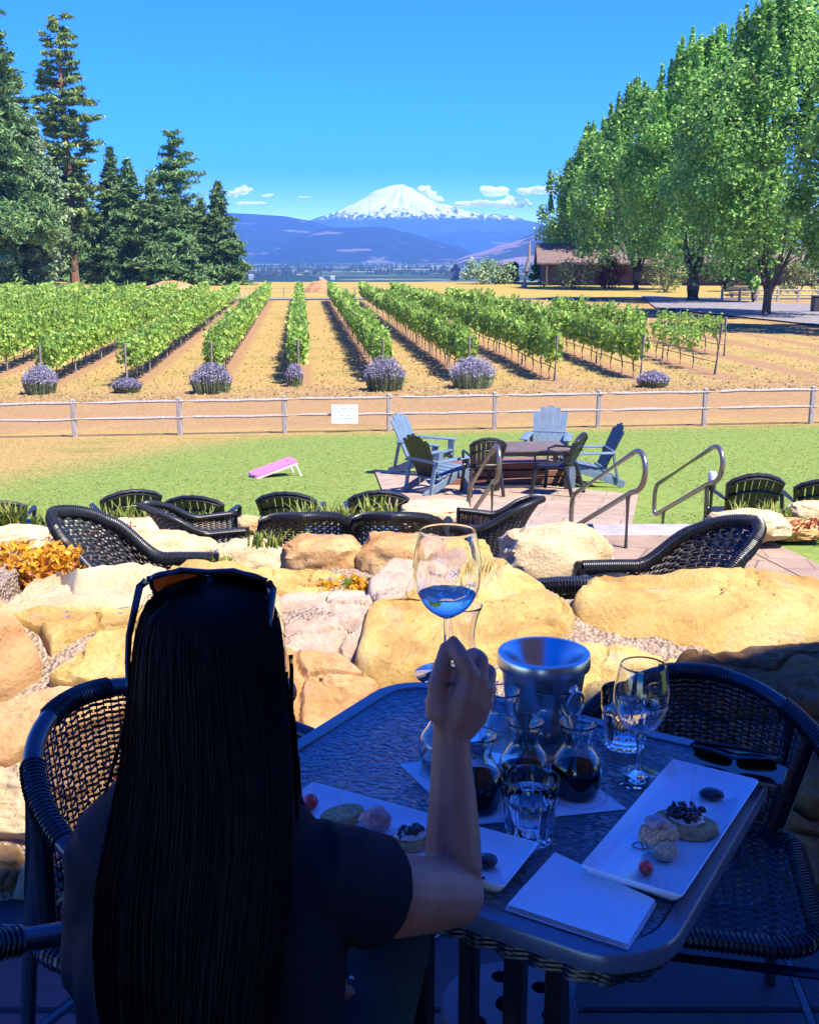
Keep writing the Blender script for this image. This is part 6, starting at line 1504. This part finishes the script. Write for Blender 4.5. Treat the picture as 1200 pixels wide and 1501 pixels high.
b.ell(HC, (.074, .092, .100), 24, 18, rot=HR); b.ell(hp(0, .035, -.045), (.056, .058, .070), 20, 14, rot=HR); b.ell(hp(0, .060, -.098), (.026, .024, .018), 14, 10, rot=HR)
b.tube([hp(0, .082, .012), hp(0, .098, -.012), hp(0, .112, -.034), hp(0, .094, -.046)], [.008, .009, .011, .009], 10)
for s_ in (-1, 1):
    b.ell(hp(s_ * .012, .095, -.040), (.007, .009, .006), 8, 6); b.ell(hp(s_ * .045, .062, -.030), (.022, .022, .020), 12, 8); b.ell(hp(s_ * .076, .0, -.012), (.007, .018, .030), 10, 10, rot=HR); b.ell(hp(s_ * .030, .078, .008), (.014, .010, .009), 10, 8)
b.ell(hp(0, .094, -.064), (.020, .009, .0055), 12, 8, rot=HR); b.ell(hp(0, .092, -.073), (.018, .010, .006), 12, 8, rot=HR)
# right arm raised
SH, SM_, EL = D(462, 1284, 1.215), D(580, 1312, 1.29), D(664, 1312, 1.385)
b.tube([SH, SH.lerp(SM_, .5), SM_, SM_.lerp(EL, .6), EL], [.046, .048, .049, .045, .040], 18); b.ell(SH, (.045, .045, .045), 16, 12); b.ell(EL, (.040, .040, .040), 16, 12)
W_ = D(661, 1085, 1.405)
b.tube([EL, D(664, 1270, 1.392), D(664, 1225, 1.395), D(663, 1170, 1.40), D(662, 1125, 1.403), W_, D(664, 1060, 1.405)], [.037, .0372, .0350, .0308, .0268, .0240, .0255], 20)
# right hand: back of the hand to the camera, thumb and first finger pinching the stem
K = [D(687, 988, 1.388), D(704, 994, 1.398), D(713, 1008, 1.412), D(713, 1027, 1.425)]
for k, r_ in zip(K, (.0165, .016, .0155, .014)): b.tube([W_.lerp(k, .0), W_.lerp(k, .35) + Vector((0, -.004, 0)), W_.lerp(k, .7) + Vector((0, -.006, 0)), k], [.0195, .0188, .0165, r_ * .72], 12)
b.tube([W_, D(645, 1045, 1.398), D(641, 1022, 1.396)], [.022, .020, .016], 12)
for k in K: b.ell(k + Vector((.001, -.006, -.001)), (.0085, .0075, .0085), 10, 8)
b.ell(D(669, 1030, 1.408), (.032, .019, .03), 16, 12); b.ell(D(676, 1010, 1.405), (.036, .0175, .027), 16, 12); b.ell(D(661, 1000, 1.405), (.020, .013, .021), 14, 12)
fing(b, [K[0], D(678, 968, 1.386), D(669, 951, 1.396), D(664, 941, 1.402)], .0138, .0082)
fing(b, [D(643, 1030, 1.396), D(641, 1003, 1.392), D(648, 974, 1.398), D(653, 950, 1.404)], .0150, .0086)
fing(b, [K[1], D(706, 966, 1.408), D(694, 957, 1.432), D(674, 968, 1.428)], .0108, .0072)
fing(b, [K[2], D(719, 984, 1.430), D(706, 979, 1.452), D(682, 990, 1.445)], .0104, .0070)
fing(b, [K[3], D(720, 1008, 1.444), D(708, 1006, 1.462), D(686, 1013, 1.45)], .0096, .0064)
# left arm down to the lap
SL, EL2, WL = Vector((-.330, 1.09, .915)) - PO, Vector((-.350, 1.10, .675)) - PO, Vector((-.155, 1.27, .595)) - PO
b.tube([SL, SL.lerp(EL2, .5), EL2], [.046, .042, .034], 16); b.ell(SL, (.044, .044, .044), 14, 10); b.ell(EL2, (.039,) * 3, 14, 10); b.tube([EL2, EL2.lerp(WL, .4), WL], [.037, .035, .025], 16)
hd = (Vector((-.05, 1.335, .575)) - PO); dr = (hd - WL).normalized(); sd = Vector((dr.y, -dr.x, 0)).normalized()
for q, (off, ln) in enumerate(((-.027, .052), (-.009, .060), (.009, .058), (.026, .046))):
    k = WL + dr * .075 + sd * off + Vector((0, 0, .012)); b.tube([WL, WL.lerp(k, .5) + Vector((0, 0, .006)), k], [.019, .016, .0115], 10); fing(b, [k, k + dr * ln * .45 + Vector((0, 0, -.004)), k + dr * ln * .8 + Vector((0, 0, -.018)), k + dr * ln + Vector((0, 0, -.028))], .0105, .0072)
fing(b, [WL + dr * .02 - sd * .02, WL + dr * .05 - sd * .042, WL + dr * .085 - sd * .045 + Vector((0, 0, -.012))], .013, .008)
# legs under the table
for hx_, kx, ky, fx, fy in ((-.30, -.20, 1.52, -.22, 1.50), (-.15, -.03, 1.50, -.07, 1.52)):
    h_, k_, f_ = Vector((hx_, 1.10, .52)) - PO, Vector((kx, ky, .525)) - PO, Vector((fx, fy, .07)) - PO
    b.tube([h_, h_.lerp(k_, .5), k_], [.085, .075, .055], 16); b.ell(k_, (.056,) * 3, 12, 10); b.tube([k_, k_.lerp(f_, .35), f_], [.053, .052, .035], 14); b.tube([f_ + Vector((0, -.04, -.035)), f_ + Vector((.01, .05, -.04)), f_ + Vector((.02, .15, -.052))], [.032, .034, .02], 12)
remesh(b, 'body', M['skin'], .003, 2, pr)
# top
b = MB()
sec2 = [((-.005, 0, .45), .175, .135), ((0, -.01, .54), .175, .135), ((0, -.02, .64), .152, .12), ((.005, -.02, .75), .150, .118), ((.01, -.015, .86), .152, .115), ((.012, -.01, .93), .128, .09), ((.013, 0, .975), .10, .075), ((.014, .005, .99), .07, .062)]
loft(b, sec2, 32)
b.tube([(.013, 0, .965), (.06, -.005, .93), SH + Vector((-.01, 0, .0))], [.055, .054, .056], 20); b.ell(SH + Vector((-.012, 0, 0)), (.060, .062, .060), 20, 14); SL_ = SL + Vector((.012, 0, .002)); b.tube([(.013, 0, .972), (-.05, -.005, .955), SL_], [.062, .068, .070], 20); b.ell(SL_, (.062, .064, .064), 20, 14)
se = SH.lerp(SM_, .74); b.tube([SH + Vector((-.05, 0, .0)), SH + Vector((0, 0, .004)), SH.lerp(SM_, .5), se, se + (SM_ - SH).normalized() * .004], [.060, .060, .062, .064, .061], 22)
sl2 = SL.lerp(EL2, .62); b.tube([SL + Vector((.05, 0, .0)), SL, SL.lerp(EL2, .35), sl2], [.060, .060, .056, .054], 22)
fold = lambda c: .0045 * noise.fractal(Vector((c.x * 9, c.y * 9, c.z * 5)), 1, 2, 3) + .0035 * math.sin(c.z * 70 + 9 * noise.noise(c * 8)) * max(0, noise.noise(c * 5 + Vector((3, 1, 2))))
remesh(b, 'top', M['shirt'], .0045, 3, pr, fold)
# trousers
b = MB()
for hx_, kx, ky, fx, fy in ((-.30, -.20, 1.52, -.22, 1.50), (-.15, -.03, 1.50, -.07, 1.52)):
    h_, k_, f_ = Vector((hx_, 1.08, .52)) - PO, Vector((kx, ky, .527)) - PO, Vector((fx, fy, .12)) - PO
    b.tube([h_, h_.lerp(k_, .5), k_], [.10, .086, .066], 18); b.ell(k_, (.066,) * 3, 12, 10); b.tube([k_, k_.lerp(f_, .5), f_], [.064, .060, .052], 16)
b.ell((0, -.01, .51), (.185, .14, .085), 20, 12)
remesh(b, 'trousers', M['trousers'], .006, 4, pr, fold)
b = MB(); rg = WL + dr * .085 + sd * .009 + Vector((0, 0, .010)); a_, c_ = frame(dr); b.tube([rg + a_ * .0118 * math.cos(2 * PI * i / 20) + c_ * .0118 * math.sin(2 * PI * i / 20) for i in range(20)], .0016, 6, closed=True); b.ell(rg + Vector((0, 0, .0135)), (.004, .004, .003), 8, 6); b.build('ring', M['steel'], pr)
# hair: cap and long fall with separate strands
HS = [(857, 304, .5, 1.205, .002), (859, 304, 34, 1.204, .04), (866, 304, 58, 1.203, .065), (880, 305, 84, 1.20, .085), (912, 306, 97, 1.197, .095), (950, 307, 103, 1.192, .096), (1000, 306, 108, 1.185, .09), (1060, 304, 114, 1.17, .075), (1120, 303, 119, 1.15, .060), (1200, 296, 128, 1.13, .048), (1300, 284, 136, 1.12, .040), (1400, 278, 134, 1.115, .036), (1470, 276, 126, 1.115, .030), (1545, 276, 112, 1.11, .022)]
def hs(t_):
    f = t_ * (len(HS) - 1); i = min(int(f), len(HS) - 2); u = f - i; A, B_ = HS[i], HS[i + 1]; return [A[k] + (B_[k] - A[k]) * u for k in range(5)]
def hairpt(t_, th, off=0.0):
    py, cx, hw_, d, dep = hs(t_); c = D(cx, py, d); w2 = hw_ * d / 1600
    k = 1 + off / max(.02, w2); return Vector((c.x + w2 * k * math.cos(th), c.y + dep * (1 + off / max(.02, dep)) * math.sin(th), c.z))
b = MB()
def hf(u, v):
    th = 2 * PI * u; p = hairpt(v, th); return p + Vector((math.cos(th), math.sin(th), 0)) * (.006 * noise.noise(Vector((math.cos(th) * 5, math.sin(th) * 5, v * 2.2))) + .002 * noise.noise(Vector((math.cos(th) * 26, math.sin(th) * 26, v * 2))))
b.surf(hf, 120, 60, closeu=True)
rs = random.Random(5)
for i in range(1900):
    th = PI + PI * rs.random() * 1.0 if rs.random() < .82 else 2 * PI * rs.random(); off = -.001 + .004 * rs.random(); t1 = .8 + .25 * rs.random(); ph = rs.random() * 6; P = []
    for k in range(20):
        v = .02 + (t1 - .02) * k / 19; v = min(v, 1.0); P.append(hairpt(v, th + .05 * math.sin(v * 5 + ph) * v + .16 * noise.noise(Vector((th * 3, v * 2.5, ph * .3))) * v, off + .004 * math.sin(v * 9 + ph) * v))
    q_ = .0003 + .0006 * rs.random(); b.tube(P, [q_] * 16 + [q_, q_ * .8, q_ * .6, .0003], 3, cap=False)
for (x0, y0, x1, y1, d0) in ((418, 985, 436, 1190, 1.19), (420, 1010, 430, 1165, 1.19), (422, 1030, 440, 1180, 1.185), (424, 960, 425, 1140, 1.19), (196, 960, 172, 1100, 1.18), (188, 1010, 150, 1165, 1.17), (430, 1060, 433, 1210, 1.18), (426, 1040, 437, 1150, 1.18)):
    for j in range(5):
        P = [D(x0 + (x1 - x0) * (k / 9) ** 1.3 + rs.random() * 2.5 + j * .7, y0 + (y1 - y0) * k / 9, d0) for k in range(10)]; b.tube(P, [.0012] * 8 + [.0008, .0003], 3, cap=False)
for i in range(70):   # flyaways
    th = 2 * PI * rs.random(); v0 = rs.random() * .6; L_ = .12 + .25 * rs.random(); ph = rs.random() * 6; b.tube([hairpt(min(1, v0 + L_ * k / 9), th + .15 * math.sin(k * .5 + ph) * k / 9, .002 + .011 * math.sin(PI * k / 9) * rs.random()) for k in range(10)], .00035, 3, cap=False)
h_ = b.build('hair', M['hair'], pr); h_.data.polygons.foreach_set('use_smooth', [True] * len(h_.data.polygons))
# sunglasses pushed up on the hair
sgp = D(309, 853, 1.228) + PO; sg_ = shades('sunglasses', 'big dark sunglasses pushed up on top of the dark hair', 'sunglasses', W_=.152, hgt=.05); place(sg_, (sgp.x, sgp.y, sgp.z), R(-3), tilt=(R(38), 0)); sg_.scale = (.985, 1, .92)
